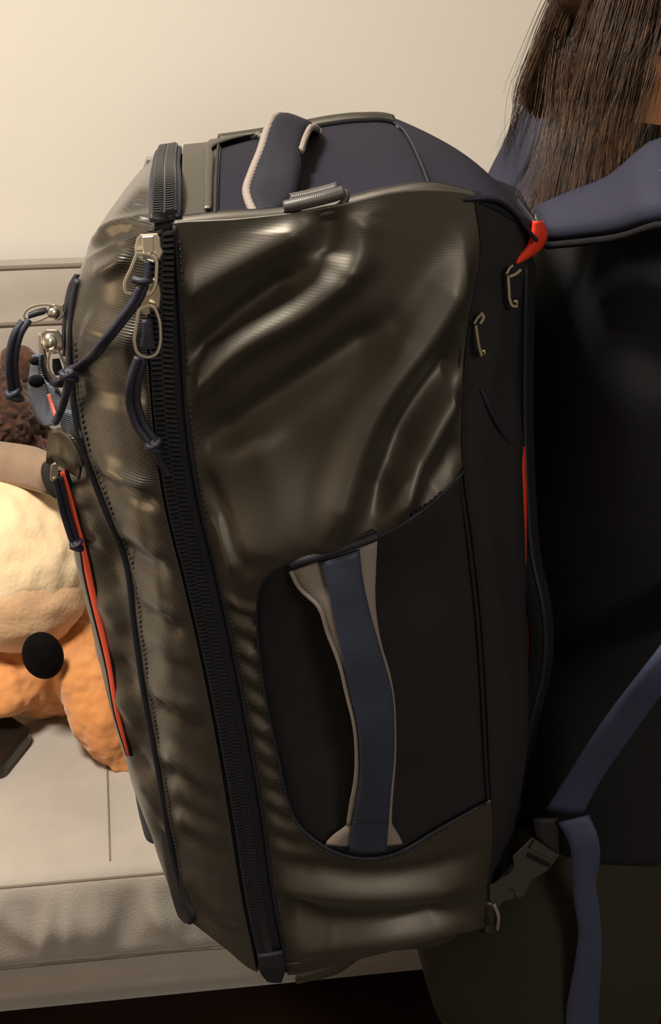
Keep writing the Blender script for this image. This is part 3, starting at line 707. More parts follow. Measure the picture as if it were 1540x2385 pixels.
# ---- zipper sliders
def offs(c, pts):           # px offsets (dx,dy) and metres toward the camera
    px, py, w = c; return Ls([(px+p[0], py+p[1], w-p[2]) for p in pts])
def prism(c, outline, z0, z1, bev=0.0006):
    n = len(outline); cx = sum(p[0] for p in outline)/n; cy = sum(p[1] for p in outline)/n
    sh = [(cx+(p[0]-cx)*.90, cy+(p[1]-cy)*.90) for p in outline]
    V = np.concatenate([offs(c, [(x, y, z0) for x, y in outline]), offs(c, [(x, y, z1-bev) for x, y in outline]), offs(c, [(x, y, z1) for x, y in sh])])
    F = [tuple(range(n))[::-1], tuple(2*n+i for i in range(n))]
    for k in range(2):
        for i in range(n): F.append((k*n+i, k*n+(i+1) % n, (k+1)*n+(i+1) % n, (k+1)*n+i))
    return V, F
def flat_ring(c, path, wd, z, th, closed=True, n=60):
    """flat metal ring following a px path"""
    P = np.array([(x, y, 0.) for x, y in path]); P = np.concatenate([P, P[:1]]) if closed else P
    P = curve(P, n)[:-1] if closed else curve(P, n)
    T = (np.roll(P, -1, 0)-np.roll(P, 1, 0)) if closed else np.gradient(P, axis=0)
    T /= np.linalg.norm(T, axis=1)[:, None]; S = np.stack([-T[:, 1], T[:, 0]], 1)
    zz = np.full(len(P), z) if np.isscalar(z) else np.interp(np.linspace(0, 1, len(P)), np.linspace(0, 1, len(z)), z)
    V = []; n_ = len(P); F = []
    for i in range(n_):
        for sx, dz in ((-1, 0), (-.6, th), (.6, th), (1, 0)):
            V.append(L(c[0]+P[i, 0]+S[i, 0]*wd/2*sx, c[1]+P[i, 1]+S[i, 1]*wd/2*sx, c[2]-(zz[i]+dz)))
    for i in range(n_ if closed else n_-1):
        j = (i+1) % n_
        for k in range(4): F.append((i*4+k, i*4+(k+1) % 4, j*4+(k+1) % 4, j*4+k))
    if not closed: F += [(0, 1, 2, 3), tuple((n_-1)*4+k for k in (3, 2, 1, 0))]
    return V, F
def knot(p, r, parent, m='cord'):
    b = MB(); p = np.asarray(p)
    b.add(*ellipsoid(p, r*.8, r*.8, r*.85, 14, 10))
    for k in range(2):
        th = np.linspace(0, 2*math.pi, 20)[:-1]
        tl = .5*(1 if k else -1)
        b.add(*tube([p+r*np.array([.85*math.cos(t), .85*math.sin(t), tl*math.cos(t)+(.25 if k else -.25)]) for t in th], r*.42, 6, closed=True))
    return b.build('knot', m, parent)
def cord(path, r, parent, both=True):
    P = curve(Ls(path), 50)
    b = MB()
    if both:
        b.add(*tube(P+np.array([-r*.8, 0, 0]), r, 8)); b.add(*tube(P+np.array([r*.9, .001, .0003]), r, 8))
    else: b.add(*tube(P, r, 8))
    return b.build('cord', 'cord', parent)
def slider(c, body, tilt_ring, ring_w, zring, m='metal'):
    V, F = prism(c, body, 0.0, .0065); s = link('zipper_slider', V, F, m, bag, smooth=False)
    return s
# upper main slider at (340,575)
wz = won(385, 590)
c = (343, 575, wz-.003)
s1 = slider(c, [(-24,-22),(-16,-30),(24,-32),(30,-20),(32,0),(38,12),(30,30),(16,36),(0,30),(-14,34),(-28,20),(-30,0)], None, None, None)
V, F = prism((c[0], c[1], c[2]-.0060), [(-12,-24),(14,-26),(16,10),(4,22),(-10,12)], 0, .0045); link('bridge', V, F, 'metal', s1, smooth=False)
V, F = flat_ring((c[0], c[1], c[2]-.0085), [(-24,16),(-36,48),(-52,86),(-50,104),(-30,112),(-8,112),(8,108),(18,92),(22,60),(20,28),(4,18)], 9, .0, .0022); link('pull_ring', V, F, 'metal', s1, smooth=False)
V, F = slab(offs(c, [(-10,32,.010),(-6,60,.012),(-12,90,.013)]), offs(c, [(8,34,.010),(8,62,.012),(4,92,.013)]), .003, 12, 4); link('cord_loop', V, F, 'cord', s1)
cord([(332,668,c[2]-.013),(318,700,c[2]-.014),(285,745,c[2]-.014),(245,795,c[2]-.012),(205,838,won(205,840)-.008),(172,862,won(180,865)-.007)], .0021, s1)
V, F = tube(Ls([(310,650,c[2]-.011),(330,656,c[2]-.0135),(352,650,c[2]-.011)]), .0024, 8, n=12); link('cord_wrap', V, F, 'cord', s1)
knot(L(160, 872, won(180, 870)-.010), .0050, s1)
cord([(160,885,won(180,885)-.010),(150,930,won(180,930)-.010),(138,965,.06),(128,985,.06)], .0026, s1, False)
# lower main slider
c = (358, 700, won(372, 705)-.003)
s2 = slider(c, [(-10,-48),(2,-52),(14,-34),(18,-14),(14,18),(4,24),(-14,20),(-30,6),(-34,-20),(-22,-40)], None, None, None, 'metal_dark')
V, F = prism((c[0], c[1], c[2]-.0060), [(-28,-14),(-12,-16),(-8,30),(-18,36),(-28,28)], 0, .0045); link('bridge', V, F, 'metal_dark', s2, smooth=False)
V, F = flat_ring((c[0], c[1], c[2]-.0085), [(-34,22),(-40,60),(-44,98),(-36,122),(-16,132),(4,126),(14,106),(16,70),(12,40),(0,16),(-12,12),(-22,14)], 9, .0, .0022); link('pull_ring', V, F, 'metal', s2, smooth=False)
V, F = slab(offs(c, [(-28,46,.006),(-28,80,.007),(-32,110,.007)]), offs(c, [(-2,46,.006),(0,80,.007),(4,110,.007)]), .003, 12, 4); link('cord_loop', V, F, 'cord', s2)
cord([(330,832,won(345,832)-.006),(312,890,won(330,890)-.008),(310,940,won(330,940)-.008),(326,990,won(340,990)-.008),(354,1030,won(362,1030)-.008)], .0026, s2)
knot(L(358, 1038, won(362, 1038)-.009), .0046, s2)
cord([(362,1046,won(366,1046)-.008),(378,1085,won(380,1085)-.005),(390,1105,won(388,1105)-.003)], .0022, s2, False)

# ---- front: sliders of the pocket zip, daisy-chain webbing, red zip
FW = .105
c = (122, 728, FW-.01)
s3 = slider((c[0]+8, c[1], c[2]), [(-16,-14),(-4,-20),(12,-16),(20,-22),(18,-6),(22,4),(10,18),(-6,18),(-16,8)], None, None, None)
V, F = ellipsoid(L(c[0]+2, c[1], c[2]-.006), .0045, .004, .0045, 16, 12); link('bridge', V, F, 'metal', s3)
V, F = flat_ring((c[0], c[1], c[2]-.006), [(0,-16),(-14,-18),(-50,-12),(-64,0),(-66,10),(-58,22),(-40,22),(-14,12),(0,4)], 6, .0, .0022); link('pull_ring', V, F, 'metal', s3, smooth=False)
V, F = slab(offs(c, [(-14,-10,.007),(-34,-6,.008),(-56,2,.008)]), offs(c, [(-16,2,.007),(-36,8,.008),(-56,14,.008)]), .003, 12, 4); link('cord_loop', V, F, 'cord', s3)
cord([(60,748,FW-.018),(42,775,FW-.022),(30,815,FW-.024),(27,860,FW-.024),(32,905,FW-.022)], .0024, s3)
knot(L(32, 918, FW-.022), .0050, s3)
c = (120, 795, FW-.012)
s4 = slider(c, [(-26,-18),(-12,-28),(14,-28),(26,-10),(28,12),(18,28),(-4,30),(-16,20),(-24,6)], None, None, None)
V, F = ellipsoid(L(c[0]-4, c[1]+2, c[2]-.006), .005, .005, .0065, 16, 12); link('bridge', V, F, 'metal', s4)
V, F = flat_ring((c[0], c[1], c[2]-.009), [(-4,24),(-8,50),(-4,70),(8,84),(22,86),(32,74),(32,58),(24,38),(14,22)], 6.5, .0, .0022); link('pull_ring', V, F, 'metal', s4, smooth=False)
V, F = slab(offs(c, [(2,42,.006),(2,62,.007),(8,78,.007)]), offs(c, [(18,40,.006),(24,60,.007),(28,76,.007)]), .003, 12, 4); link('cord_loop', V, F, 'cord', s4)
# pale tab running down beside the slider
V, F = slab(Ls([(90,775,FW),(92,830,FW),(108,890,FW),(135,935,FW)]), Ls([(97,775,FW-.002),(106,830,FW-.004),(126,890,FW-.004),(146,925,FW-.004)]), .002, 20, 4); link('zipper_tab', V, F, 'binding_grey', bag)
# cord wrapping below knot
V, F = tube(Ls([(122,890,FW-.014),(142,894,FW-.02),(158,882,FW-.02),(166,868,.04)]), .0026, 8, n=20); link('cord_wrap', V, F, 'cord', s4)
# daisy-chain webbing: loops standing off the front
def webloop(edgeL, edgeR, m, name='daisy_chain_webbing', th=.0022, label=None, n=40):
    V, F = slab(Ls(edgeL), Ls(edgeR), th, n, 6); return link(name, V, F, m, bag, label=label)
w1 = webloop([(76,828,.13),(72,850,.125),(70,870,.125),(66,890,.12),(68,920,.12),(76,950,.118),(88,978,.112),(104,992,.105)],
             [(96,824,.10),(94,845,.10),(98,866,.10),(102,884,.098),(124,905,.092),(140,925,.086),(141,960,.08),(128,990,.075)], 'webbing_light', label='slate blue webbing loops with a pink printed stripe')
V, F = slab(Ls([(110,916,.0905),(118,945,.088),(126,970,.083)])+np.array([0, -.0022, 0]), Ls([(117,914,.0885),(126,944,.085),(134,969,.080)])+np.array([0, -.0022, 0]), .0008, 14, 3); link('printed_stripe', V, F, 'pink_print', w1)
for (x, y, rx, ry, w) in ((83, 838, 14, 10, .104), (85, 885, 19, 15, .098)):  # solid black discs stand in for the shade inside the webbing loops
    V, F = ellipsoid(L(x, y, w)+np.array([0, -.002, 0]), rx*K, .0015, ry*K*1.1, 20, 12); link('loop_opening_shade', V, F, 'black_mesh', w1)
webloop([(140,985,.07),(150,1005,.07),(165,1018,.066),(182,1024,.062)], [(150,955,.065),(168,960,.06),(178,985,.058),(193,1020,.056)], 'webbing_light', n=20)
w2 = webloop([(308,1795,.135),(314,1830,.135),(320,1870,.135),(330,1915,.135),(343,1955,.13),(362,1966,.12)],
             [(322,1835,.10),(330,1858,.10),(345,1880,.10),(365,1905,.098),(378,1935,.095),(386,1968,.09)], 'webbing_blue', label='blue webbing loop low on the front edge')
V, F = slab(Ls([(366,1918,.0955),(372,1945,.094),(376,1975,.09)])+np.array([0, -.002, 0]), Ls([(371,1917,.0945),(378,1945,.093),(382,1974,.089)])+np.array([0, -.002, 0]), .0008, 12, 3); link('printed_stripe', V, F, 'pink_print', w2)
V, F = ellipsoid(L(338, 1872, .112)+np.array([0, -.003, 0]), 12*K, .002, 26*K, 20, 12, rot=Matrix.Rotation(math.radians(-22), 3, 'Y')); link('loop_opening_shade', V, F, 'black_mesh', w2)  # black disc in place of the shaded gap in this loop
webloop([(368,1925,.094),(384,1975,.088),(398,2015,.08),(408,2045,.075)], [(382,1912,.086),(396,1955,.08),(406,2000,.074),(410,2045,.07)], 'webbing_light', n=24)
# gathered flap above the red zip
V, F = slab(Ls([(116,1010,.095),(111,1045,.098),(113,1078,.098),(128,1090,.096)]), Ls([(160,1000,.066),(178,1040,.066),(188,1085,.066),(182,1120,.070)]), .0025, 30, 9, crown=-.004)
V = [v+np.array([0, 1, 0])*.006*noise.noise(Vector(v)*75) for v in V]; link('pocket_flap', V, F, 'tarp', bag)
V, F = tube(Ls([(124,1006,.089),(150,1004,.073),(172,1022,.064),(186,1050,.062),(192,1085,.062)]), [.0012, .0022, .0028, .0026, .0012], 8, n=30); link('flap_hem', V, F, 'tarp_lid', bag)
# red zip along the front edge
rz_l = Ls([(143,1092,.098),(158,1150,.099),(176,1215,.10),(190,1265,.10),(200,1330,.10),(218,1410,.10),(238,1490,.10),(254,1560,.10),(264,1620,.10),(272,1660,.10),(283,1700,.10),(299,1752,.10)])
rz_r = Ls([(150,1090,.092),(168,1150,.093),(184,1212,.094),(198,1262,.094),(213,1330,.094),(230,1410,.094),(249,1490,.094),(262,1560,.094),(271,1620,.094),(279,1660,.095),(289,1700,.096),(301,1752,.099)])
V, F = slab(rz_l+np.array([0, -.004, 0]), rz_r+np.array([0, -.004, 0]), .0022, 80, 5, crown=.0006); link('front_pocket_zip', V, F, 'red_zip', bag, label='bright red zip strip along the front edge')
P = (rz_r+np.array([.0016, -.004, 0]))
V, F = tube(P, .0014, 6, n=90); link('zip_edge_piping', V, F, 'black_mesh', bag)
V, F = tube(rz_l+np.array([-.0012, -.003, 0]), .0012, 6, n=90); link('zip_edge_piping', V, F, 'charcoal_nylon', bag)
c = (125, 1098, .090)
s5 = slider(c, [(-6,-16),(4,-22),(10,-14),(8,14),(2,20),(-8,14)], None, None, None)
V, F = flat_ring((c[0], c[1], c[2]-.006), [(-2,-14),(6,-16),(8,0),(4,18),(-4,20),(-6,4)], 4, .0, .002); link('pull_ring', V, F, 'metal', s5, smooth=False)
cord([(134,1116,.088),(142,1150,.088),(154,1200,.09),(168,1245,.09),(174,1262,.09)], .0021, s5)
knot(L(178, 1270, .088), .0042, s5)

# ---- metal strap hooks at the back gusset
def hook(x, y, dx, sgn, label):
    c = (x, y, won(x, y)-.004)
    V, F = flat_ring(c, [(-4,-20),(-2,10),(0,36),(6,50),(18,52)] if sgn > 0 else [(-4,-20),(0,10),(6,40),(10,52)], 9, .002, .003, closed=False, n=24)
    h = link('metal_hook', V, F, 'metal_dark', bag, smooth=False, label=label)
    V, F = flat_ring(c, [(-8,-24),(2,-40),(8,-44)], 8, .003, .003, closed=False, n=10); link('hook_eye', V, F, 'metal_dark', h, smooth=False)
    V, F = flat_ring(c, [(0,-18),(14,-24),(26,-34)] if sgn > 0 else [(6,-24),(14,-40),(8,-50)], 10, .003, .003, closed=False, n=10); link('hook_eye', V, F, 'metal_dark', h, smooth=False)
    V, F = tube(offs(c, [(8, 40, .001), (14, 38, .002), (17, 48, .002)]), .0009, 6, n=8); link('hook_wire', V, F, 'metal_dark', h)
hook(1188, 662, 0, 1, 'dull metal hook nearer the wearer'); hook(1113, 778, 0, -1, 'dull metal hook beside the side panel')
V, F = tube(ons([(1190,720),(1172,800),(1150,880),(1128,905)], .001), .0012, 6, n=20)
V, F = tube(Ls([(1120,905,.004),(1145,960,.004),(1180,1020,.012),(1212,1055,.02)]), .0018, 6, n=30); link('elastic_cord', V, F, 'piping', bag)

# ---- shoulder straps and lower webbing
def Lw(px, py, Y): return R3 @ (atY(px, py, Y)-B0)
def Lp(x, y, z): return R3 @ (np.array([x, y, z])-B0)
sU = np.array([Lw(1252,490,.79),Lw(1330,455,.785),Lw(1420,420,.77),Lw(1540,330,.75),Lp(.250,.775,1.352),Lp(.300,.790,1.325),Lp(.350,.795,1.265),Lp(.380,.795,1.19),Lp(.384,.785,1.13),Lp(.350,.765,1.095),Lp(.290,.745,1.085)])
sD = np.array([Lw(1272,556,.755),Lw(1350,548,.735),Lw(1450,533,.705),Lw(1540,505,.685),Lp(.250,.708,1.330),Lp(.300,.720,1.300),Lp(.352,.730,1.245),Lp(.382,.738,1.18),Lp(.386,.745,1.11),Lp(.350,.735,1.050),Lp(.290,.725,1.040)])
V, F = slab(sU, sD, .012, 50, 9, crown=.002, flip=(0, -.4, 1)); st = link('shoulder_strap', V, F, 'strap_blue', bag, label='wide blue padded strap over the nearer shoulder')
mid = (sU*.52+sD*.48)+np.array([0, -.0065, .0062]); V, F = tube(mid, .0010, 5, n=50); link('stitch_line', V, F, 'piping', st)
V, F = tube(sD+np.array([0, -.002, -.004]), .0024, 6, n=50); link('edge_binding', V, F, 'black_mesh', st)
tU = np.array([Lw(1120,452,.95),Lw(1142,408,.97),Lw(1165,365,.98),Lw(1215,272,.99),Lw(1262,200,1.0),Lw(1330,130,1.0),Lw(1420,110,1.0)])
tD = np.array([Lw(1240,545,.87),Lw(1240,480,.90),Lw(1262,400,.91),Lw(1290,280,.92),Lw(1330,230,.93),Lw(1390,190,.94),Lw(1460,170,.95)])
V, F = slab(tU, tD, .010, 40, 9, crown=.002); st2 = link('shoulder_strap', V, F, 'strap_blue', bag, label='blue padded strap over the farther shoulder')
mid = (tU*.5+tD*.5)+np.array([-.001, -.0072, .001]); V, F = tube(mid, .0012, 5, n=40); link('stitch_line', V, F, 'piping', st2)
# lower adjustment webbing from the buckle up to the armpit
aL = np.array([Lw(1272,1885,.70),Lw(1330,1795,.69),Lw(1420,1660,.665),Lw(1540,1505,.645),Lp(.262,.690,1.10),Lp(.300,.735,1.075)])
aR = np.array([Lw(1355,1898,.70),Lw(1400,1815,.69),Lw(1480,1700,.665),Lw(1590,1550,.645),Lp(.272,.690,1.06),Lp(.305,.735,1.045)])
V, F = slab(aL, aR, .003, 30, 5); link('adjuster_webbing', V, F, 'webbing_navy', bag, label='blue webbing running up towards the armpit')
hLft = np.array([Lw(1300,1915,.695),Lw(1325,1960,.69),Lw(1333,2020,.69),Lw(1338,2100,.69),Lw(1347,2170,.69),Lw(1338,2250,.69),Lw(1322,2340,.69),Lw(1318,2400,.69),Lw(1322,2500,.69)])
hRgt = np.array([Lw(1372,1898,.695),Lw(1392,1945,.69),Lw(1398,1995,.69),Lw(1388,2050,.69),Lw(1397,2120,.69),Lw(1402,2200,.69),Lw(1398,2290,.69),Lw(1395,2345,.69),Lw(1393,2500,.69)])
V, F = slab(hLft, hRgt, .003, 50, 5); link('webbing_tail', V, F, 'webbing_navy', bag, label='loose hanging end of blue webbing')
# side-release buckle
cb = (1232, 1995)
def Bk(px, py, dep=0.0): return Lw(px, py, .70-dep)
def bprism(pts, z0, z1):
    n = len(pts); V = [Bk(x, y, z0) for x, y in pts]+[Bk(x, y, z1-.001) for x, y in pts]
    cx = np.mean([p[0] for p in pts]); cy = np.mean([p[1] for p in pts])
    V += [Bk(cx+(x-cx)*.9, cy+(y-cy)*.9, z1) for x, y in pts]
    F = [tuple(range(n))[::-1], tuple(2*n+i for i in range(n))]
    for k in range(2):
        for i in range(n): F.append((k*n+i, k*n+(i+1) % n, (k+1)*n+(i+1) % n, (k+1)*n+i))
    return V, F
V, F = bprism([(1240,1950),(1304,1992),(1276,2028),(1240,2050),(1220,2088),(1206,2092),(1196,2072),(1150,2058),(1168,2042),(1186,2030),(1196,2012),(1194,1994)], -.004, .006)
bk = link('side_release_buckle', V, F, 'buckle_plastic', bag, smooth=False, label='dark plastic side-release buckle')
V, F = bprism([(1244,1956),(1298,1990),(1288,2004),(1232,1976)], .005, .0085); link('ladder_bar', V, F, 'buckle_plastic', bk, smooth=False)
V, F = bprism([(1228,1984),(1284,2012),(1278,2022),(1224,1994)], .004, .0068); link('slot', V, F, 'black_mesh', bk, smooth=False)
V, F = bprism([(1166,2040),(1192,2012),(1198,2022),(1180,2040)], .003, .0072); link('release_arm', V, F, 'black_mesh', bk, smooth=False)
V, F = bprism([(1138,2060),(1150,2056),(1178,2064),(1204,2078),(1196,2094),(1172,2100),(1160,2112),(1140,2096)], -.006, .003); link('buckle_tongue', V, F, 'buckle_plastic', bk, smooth=False)
V, F = slab(np.array([Bk(1242,1905,.0),Bk(1250,1950,.003)]), np.array([Bk(1300,1905,.0),Bk(1302,1990,.003)]), .004, 8, 4); link('webbing_end', V, F, 'charcoal_nylon', bk)
V, F = slab(np.array([Bk(1128,2100,.0),Bk(1130,2140,-.01),Bk(1128,2168,-.02)]), np.array([Bk(1166,2104,.0),Bk(1164,2140,-.01),Bk(1150,2178,-.02)]), .004, 14, 4); link('webbing_end', V, F, 'tarp', bk)
V, F = tube(np.array([Bk(1150,2105,.002),Bk(1160,2130,.0),Bk(1158,2165,-.01)]), .0016, 6, n=14); link('webbing_edge', V, F, 'binding_grey', bk)

# ================================================================== THE WEARER
def puff(me, f):
    """push every vertex along its normal by f(co)"""
    n = len(me.vertices); c = np.zeros(n*3); me.vertices.foreach_get('co', c); c = c.reshape(-1, 3)
    N_ = np.array([tuple(x.vector) for x in me.vertex_normals])
    me.vertices.foreach_set('co', (c+N_*np.array([f(Vector(p)) for p in c])[:, None]).ravel()); me.update()
def evaluated_mesh(o):
    """mesh of o with its modifiers applied, evaluated alone in a scratch scene"""
    tmp = bpy.data.scenes.new('scratch'); COL.objects.unlink(o); tmp.collection.objects.link(o)
    vl = tmp.view_layers[0]; vl.update(); dg = vl.depsgraph
    nm = bpy.data.meshes.new_from_object(o.evaluated_get(dg)); me = o.data
    bpy.data.objects.remove(o); bpy.data.meshes.remove(me); bpy.data.scenes.remove(tmp)
    return nm
def skin_mesh(name, nodes, edges, m, parent=None, sub=2):
    """nodes: name -> (xyz, radius or (rx, ry)); grows one continuous surface"""
    idx = {k: i for i, k in enumerate(nodes)}
    me = bpy.data.meshes.new(name+'_sk'); me.from_pydata([nodes[k][0] for k in nodes], [(idx[a], idx[b]) for a, b in edges], []); me.update()
    o = bpy.data.objects.new(name+'_sk', me); COL.objects.link(o)
    bm_ = bmesh.new(); bm_.from_mesh(me); bm_.verts.ensure_lookup_table()
    lay = bm_.verts.layers.skin.verify()
    for k, i in idx.items():
        r = nodes[k][1]; r = (r, r) if np.isscalar(r) else r
        bm_.verts[i][lay].radius = r; bm_.verts[i][lay].use_root = (i == 0)
    bm_.to_mesh(me); bm_.free()
    o.modifiers.new('s', 'SKIN'); sd = o.modifiers.new('d', 'SUBSURF'); sd.levels = sub; sd.render_levels = sub
    nm = evaluated_mesh(o)
    nm.name = name; nm.materials.clear(); nm.materials.append(MATS[m])
    nm.polygons.foreach_set('use_smooth', [True]*len(nm.polygons))
    r = bpy.data.objects.new(name, nm); COL.objects.link(r)
    if parent: r.parent = parent
    return r
PY = 0.905     # wearer's mid plane
def S2(n_, x, dy, z, r): return {n_: ((x, PY+dy, z), r)}
nodes = {}; E = []
def J(n_, x, dy, z, r): nodes[n_] = ((x, PY+dy, z), r)
J('pelvis', .205, 0, .80, .10); J('belly', .262, 0, .95, .075); J('chest', .285, 0, 1.13, .080); J('collar', .258, 0, 1.262, .055); J('neck', .238, 0, 1.345, .048); J('jaw', .258, 0, 1.42, .060); J('skull', .262, 0, 1.50, .088); J('crown', .258, 0, 1.565, .055)
E += [('pelvis', 'belly'), ('belly', 'chest'), ('chest', 'collar'), ('collar', 'neck'), ('neck', 'jaw'), ('jaw', 'skull'), ('skull', 'crown')]
for s, sg in (('n', -1), ('f', 1)):
    J('sh'+s, .280, sg*.135, 1.235, .036); J('el'+s, .36, sg*.205, 1.03, .038); J('wr'+s, .53, sg*.16, 1.12, .024); J('pa'+s, .585, sg*.145, 1.15, .026)
    E += [('collar', 'sh'+s), ('sh'+s, 'el'+s), ('el'+s, 'wr'+s), ('wr'+s, 'pa'+s)]
    for k in range(4):
        off = (k-1.5)*.018
        J(f'f{k}a'+s, .612, sg*.140-sg*.0, 1.168+off, .0095); J(f'f{k}b'+s, .622-.004*abs(k-1), sg*.112, 1.172+off, .0088); J(f'f{k}c'+s, .598, sg*.098, 1.172+off, .0080)
        E += [('pa'+s, f'f{k}a'+s), (f'f{k}a'+s, f'f{k}b'+s), (f'f{k}b'+s, f'f{k}c'+s)]
    J('ta'+s, .575, sg*.118, 1.175, .0105); J('tb'+s, .590, sg*.098, 1.205, .009); E += [('pa'+s, 'ta'+s), ('ta'+s, 'tb'+s)]
    J('hi'+s, .195, sg*.088, .74, .085); J('kn'+s, .235, sg*.095, .44, .058); J('an'+s, .205, sg*.10, .10, .038); J('to'+s, .33, sg*.11, .035, .034)
    E += [('pelvis', 'hi'+s), ('hi'+s, 'kn'+s), ('kn'+s, 'an'+s), ('an'+s, 'to'+s)]
person = skin_mesh('person', nodes, E, 'skin')
person['label'] = 'long-haired person in a black jacket, seen from behind the shoulder, wearing the backpack'; person['category'] = 'person'
# face
V, F = tube([(.339, PY, 1.485), (.362, PY, 1.455), (.349, PY, 1.448)], [.008, .013, .010], 8, n=8); link('nose', V, F, 'skin', person)
for sg in (-1, 1):
    V, F = ellipsoid((.336, PY+sg*.030, 1.495), .007, .009, .006, 16, 12); link('eye', V, F, 'eye_dark', person)
    V, F = ellipsoid((.255, PY+sg*.083, 1.475), .018, .008, .030, 16, 12); link('ear', V, F, 'skin', person)
V, F = ellipsoid((.325, PY, 1.418), .010, .022, .006, 16, 10); link('mouth', V, F, 'skin', person)
# jacket: torso loft and sleeves fused into one surface
def fuse(name, geo, vox, m, parent, smooth_it=6):
    o = geo.build(name+'_raw', m); md = o.modifiers.new('r', 'REMESH'); md.mode = 'VOXEL'; md.voxel_size = vox
    sm = o.modifiers.new('s', 'SMOOTH'); sm.iterations = smooth_it; sm.factor = .5
    nm = evaluated_mesh(o); nm.name = name; nm.materials.clear(); nm.materials.append(MATS[m])
    nm.polygons.foreach_set('use_smooth', [True]*len(nm.polygons))
    r = bpy.data.objects.new(name, nm); COL.objects.link(r); r.parent = parent; return r
def loft(rings, nseg=40, e=2.3):
    V = []; F = []
    for z, cx, hx, hy in rings:
        for k in range(nseg):
            t = 2*math.pi*k/nseg; c_, s_ = math.cos(t), math.sin(t)
            V.append((cx+hx*math.copysign(abs(c_)**(2/e), c_), PY+hy*math.copysign(abs(s_)**(2/e), s_), z))
    n = len(rings)
    for i in range(n-1):
        for k in range(nseg): F.append((i*nseg+k, i*nseg+(k+1) % nseg, (i+1)*nseg+(k+1) % nseg, (i+1)*nseg+k))
    F += [tuple(range(nseg))[::-1], tuple((n-1)*nseg+k for k in range(nseg))]
    return V, F
g = MB()
rg = curve(np.array([(.79, .25, .128), (.87, .25, .124), (.96, .252, .118), (1.06, .258, .122), (1.15, .260, .124), (1.22, .256, .112), (1.268, .252, .086), (1.305, .246, .066), (1.335, .240, .064), (1.366, .238, .060)]), 26)
hy_ = np.interp(rg[:, 0], [.79, .87, .96, 1.06, 1.15, 1.22, 1.268, 1.305, 1.335, 1.366], [.188, .182, .166, .172, .180, .182, .150, .088, .068, .062])
g.add(*loft([(a_[0], a_[1], a_[2], h_) for a_, h_ in zip(rg, hy_)]))
for sg in (-1, 1):
    g.add(*tube([(.285, PY+sg*.11, 1.245), (.292, PY+sg*.165, 1.235), (.318, PY+sg*.198, 1.13), (.355, PY+sg*.210, 1.045), (.40, PY+sg*.203, 1.045), (.47, PY+sg*.178, 1.085), (.525, PY+sg*.160, 1.12)], [.06, .064, .058, .054, .052, .044, .038], 20, n=30))
jk = fuse('jacket', g, .008, 'jacket_black', person); jk['label'] = 'plain black jacket'
puff(jk.data, lambda p: noise.noise(p*11)*.005)
nodes = {}; E = []
J('pelvis', .20, 0, .78, .140); J('waist', .23, 0, .90, .125); E += [('pelvis', 'waist')]
for s, sg in (('n', -1), ('f', 1)):
    J('hi'+s, .20, sg*.085, .70, .135); J('th'+s, .205, sg*.10, .58, .138); J('kn'+s, .235, sg*.10, .42, .085); J('an'+s, .205, sg*.10, .09, .060)
    E += [('pelvis', 'hi'+s), ('hi'+s, 'th'+s), ('th'+s, 'kn'+s), ('kn'+s, 'an'+s)]
tr = skin_mesh('trousers', nodes, E, 'trousers', person); tr['label'] = 'dark olive-black trousers'
puff(tr.data, lambda p: noise.noise(p*8)*.007)
for sg in (-1, 1):
    V, F = ellipsoid((.265, PY+sg*.105, .045), .125, .048, .045, 28, 16); link('shoe', V, F, 'shoe_black', person)
# hair: a cap plus long locks falling back over the bag
V, F = ellipsoid((.240, PY, 1.505), .112, .100, .108, 40, 28, disp=lambda d: -.0 if d[0] < .55 or d[2] > .45 else -.28); link('hair_cap', V, F, 'hair', person)
hb = MB()
rng = random.Random(3)
guides = []
U_ = rng.uniform
def lock(pts, spread, n_): guides.append((np.array([atY(*p) for p in pts]), spread, n_))
for k in range(15):                         # outer clump that ends above the far strap
    q = k/14.; e = U_(-8, 8)
    lock([(1400+60*q, -170, .90), (1322+48*q+e, -30, .89), (1262+52*q+e, 120, .885), (1226+52*q+e, 225+U_(-8, 8), .885), (1232+46*q+e, 272+U_(-14, 18), .885)], .0042, 70)
for k in range(24):                         # back mass reaching down between the straps
    q = k/23.; e = U_(-10, 10)
    lock([(1440+150*q, -170, .90), (1352+200*q+e, -30, .90), (1322+190*q+e, 120, .88), (1304+150*q+e, 290, .82), (1252+190*q+e, 480+U_(0, 45)-95*q, .79-.02*q)], .0060, 100)
lock([(1330, 300, .86), (1290, 400, .84), (1262, 470, .82), (1250, 560, .80)], .0080, 90)
lock([(1380, 300, .86), (1330, 400, .83), (1290, 480, .80), (1275, 560, .79)], .0080, 90)
for k in range(15):                         # nearer side, parting over the neck
    q = k/14.; e = U_(-10, 10)
    lock([(1480+130*q, -170, .86), (1400+170*q+e, -30, .85), (1372+165*q+e, 60, .845), (1352+110*q+e, 150+30*q, .84), (1338+70*q+e, 240+U_(0, 160)*(1-q*.8), .84)], .0060, 62)
nr = np.random.RandomState(5)
SV = []; SR = []
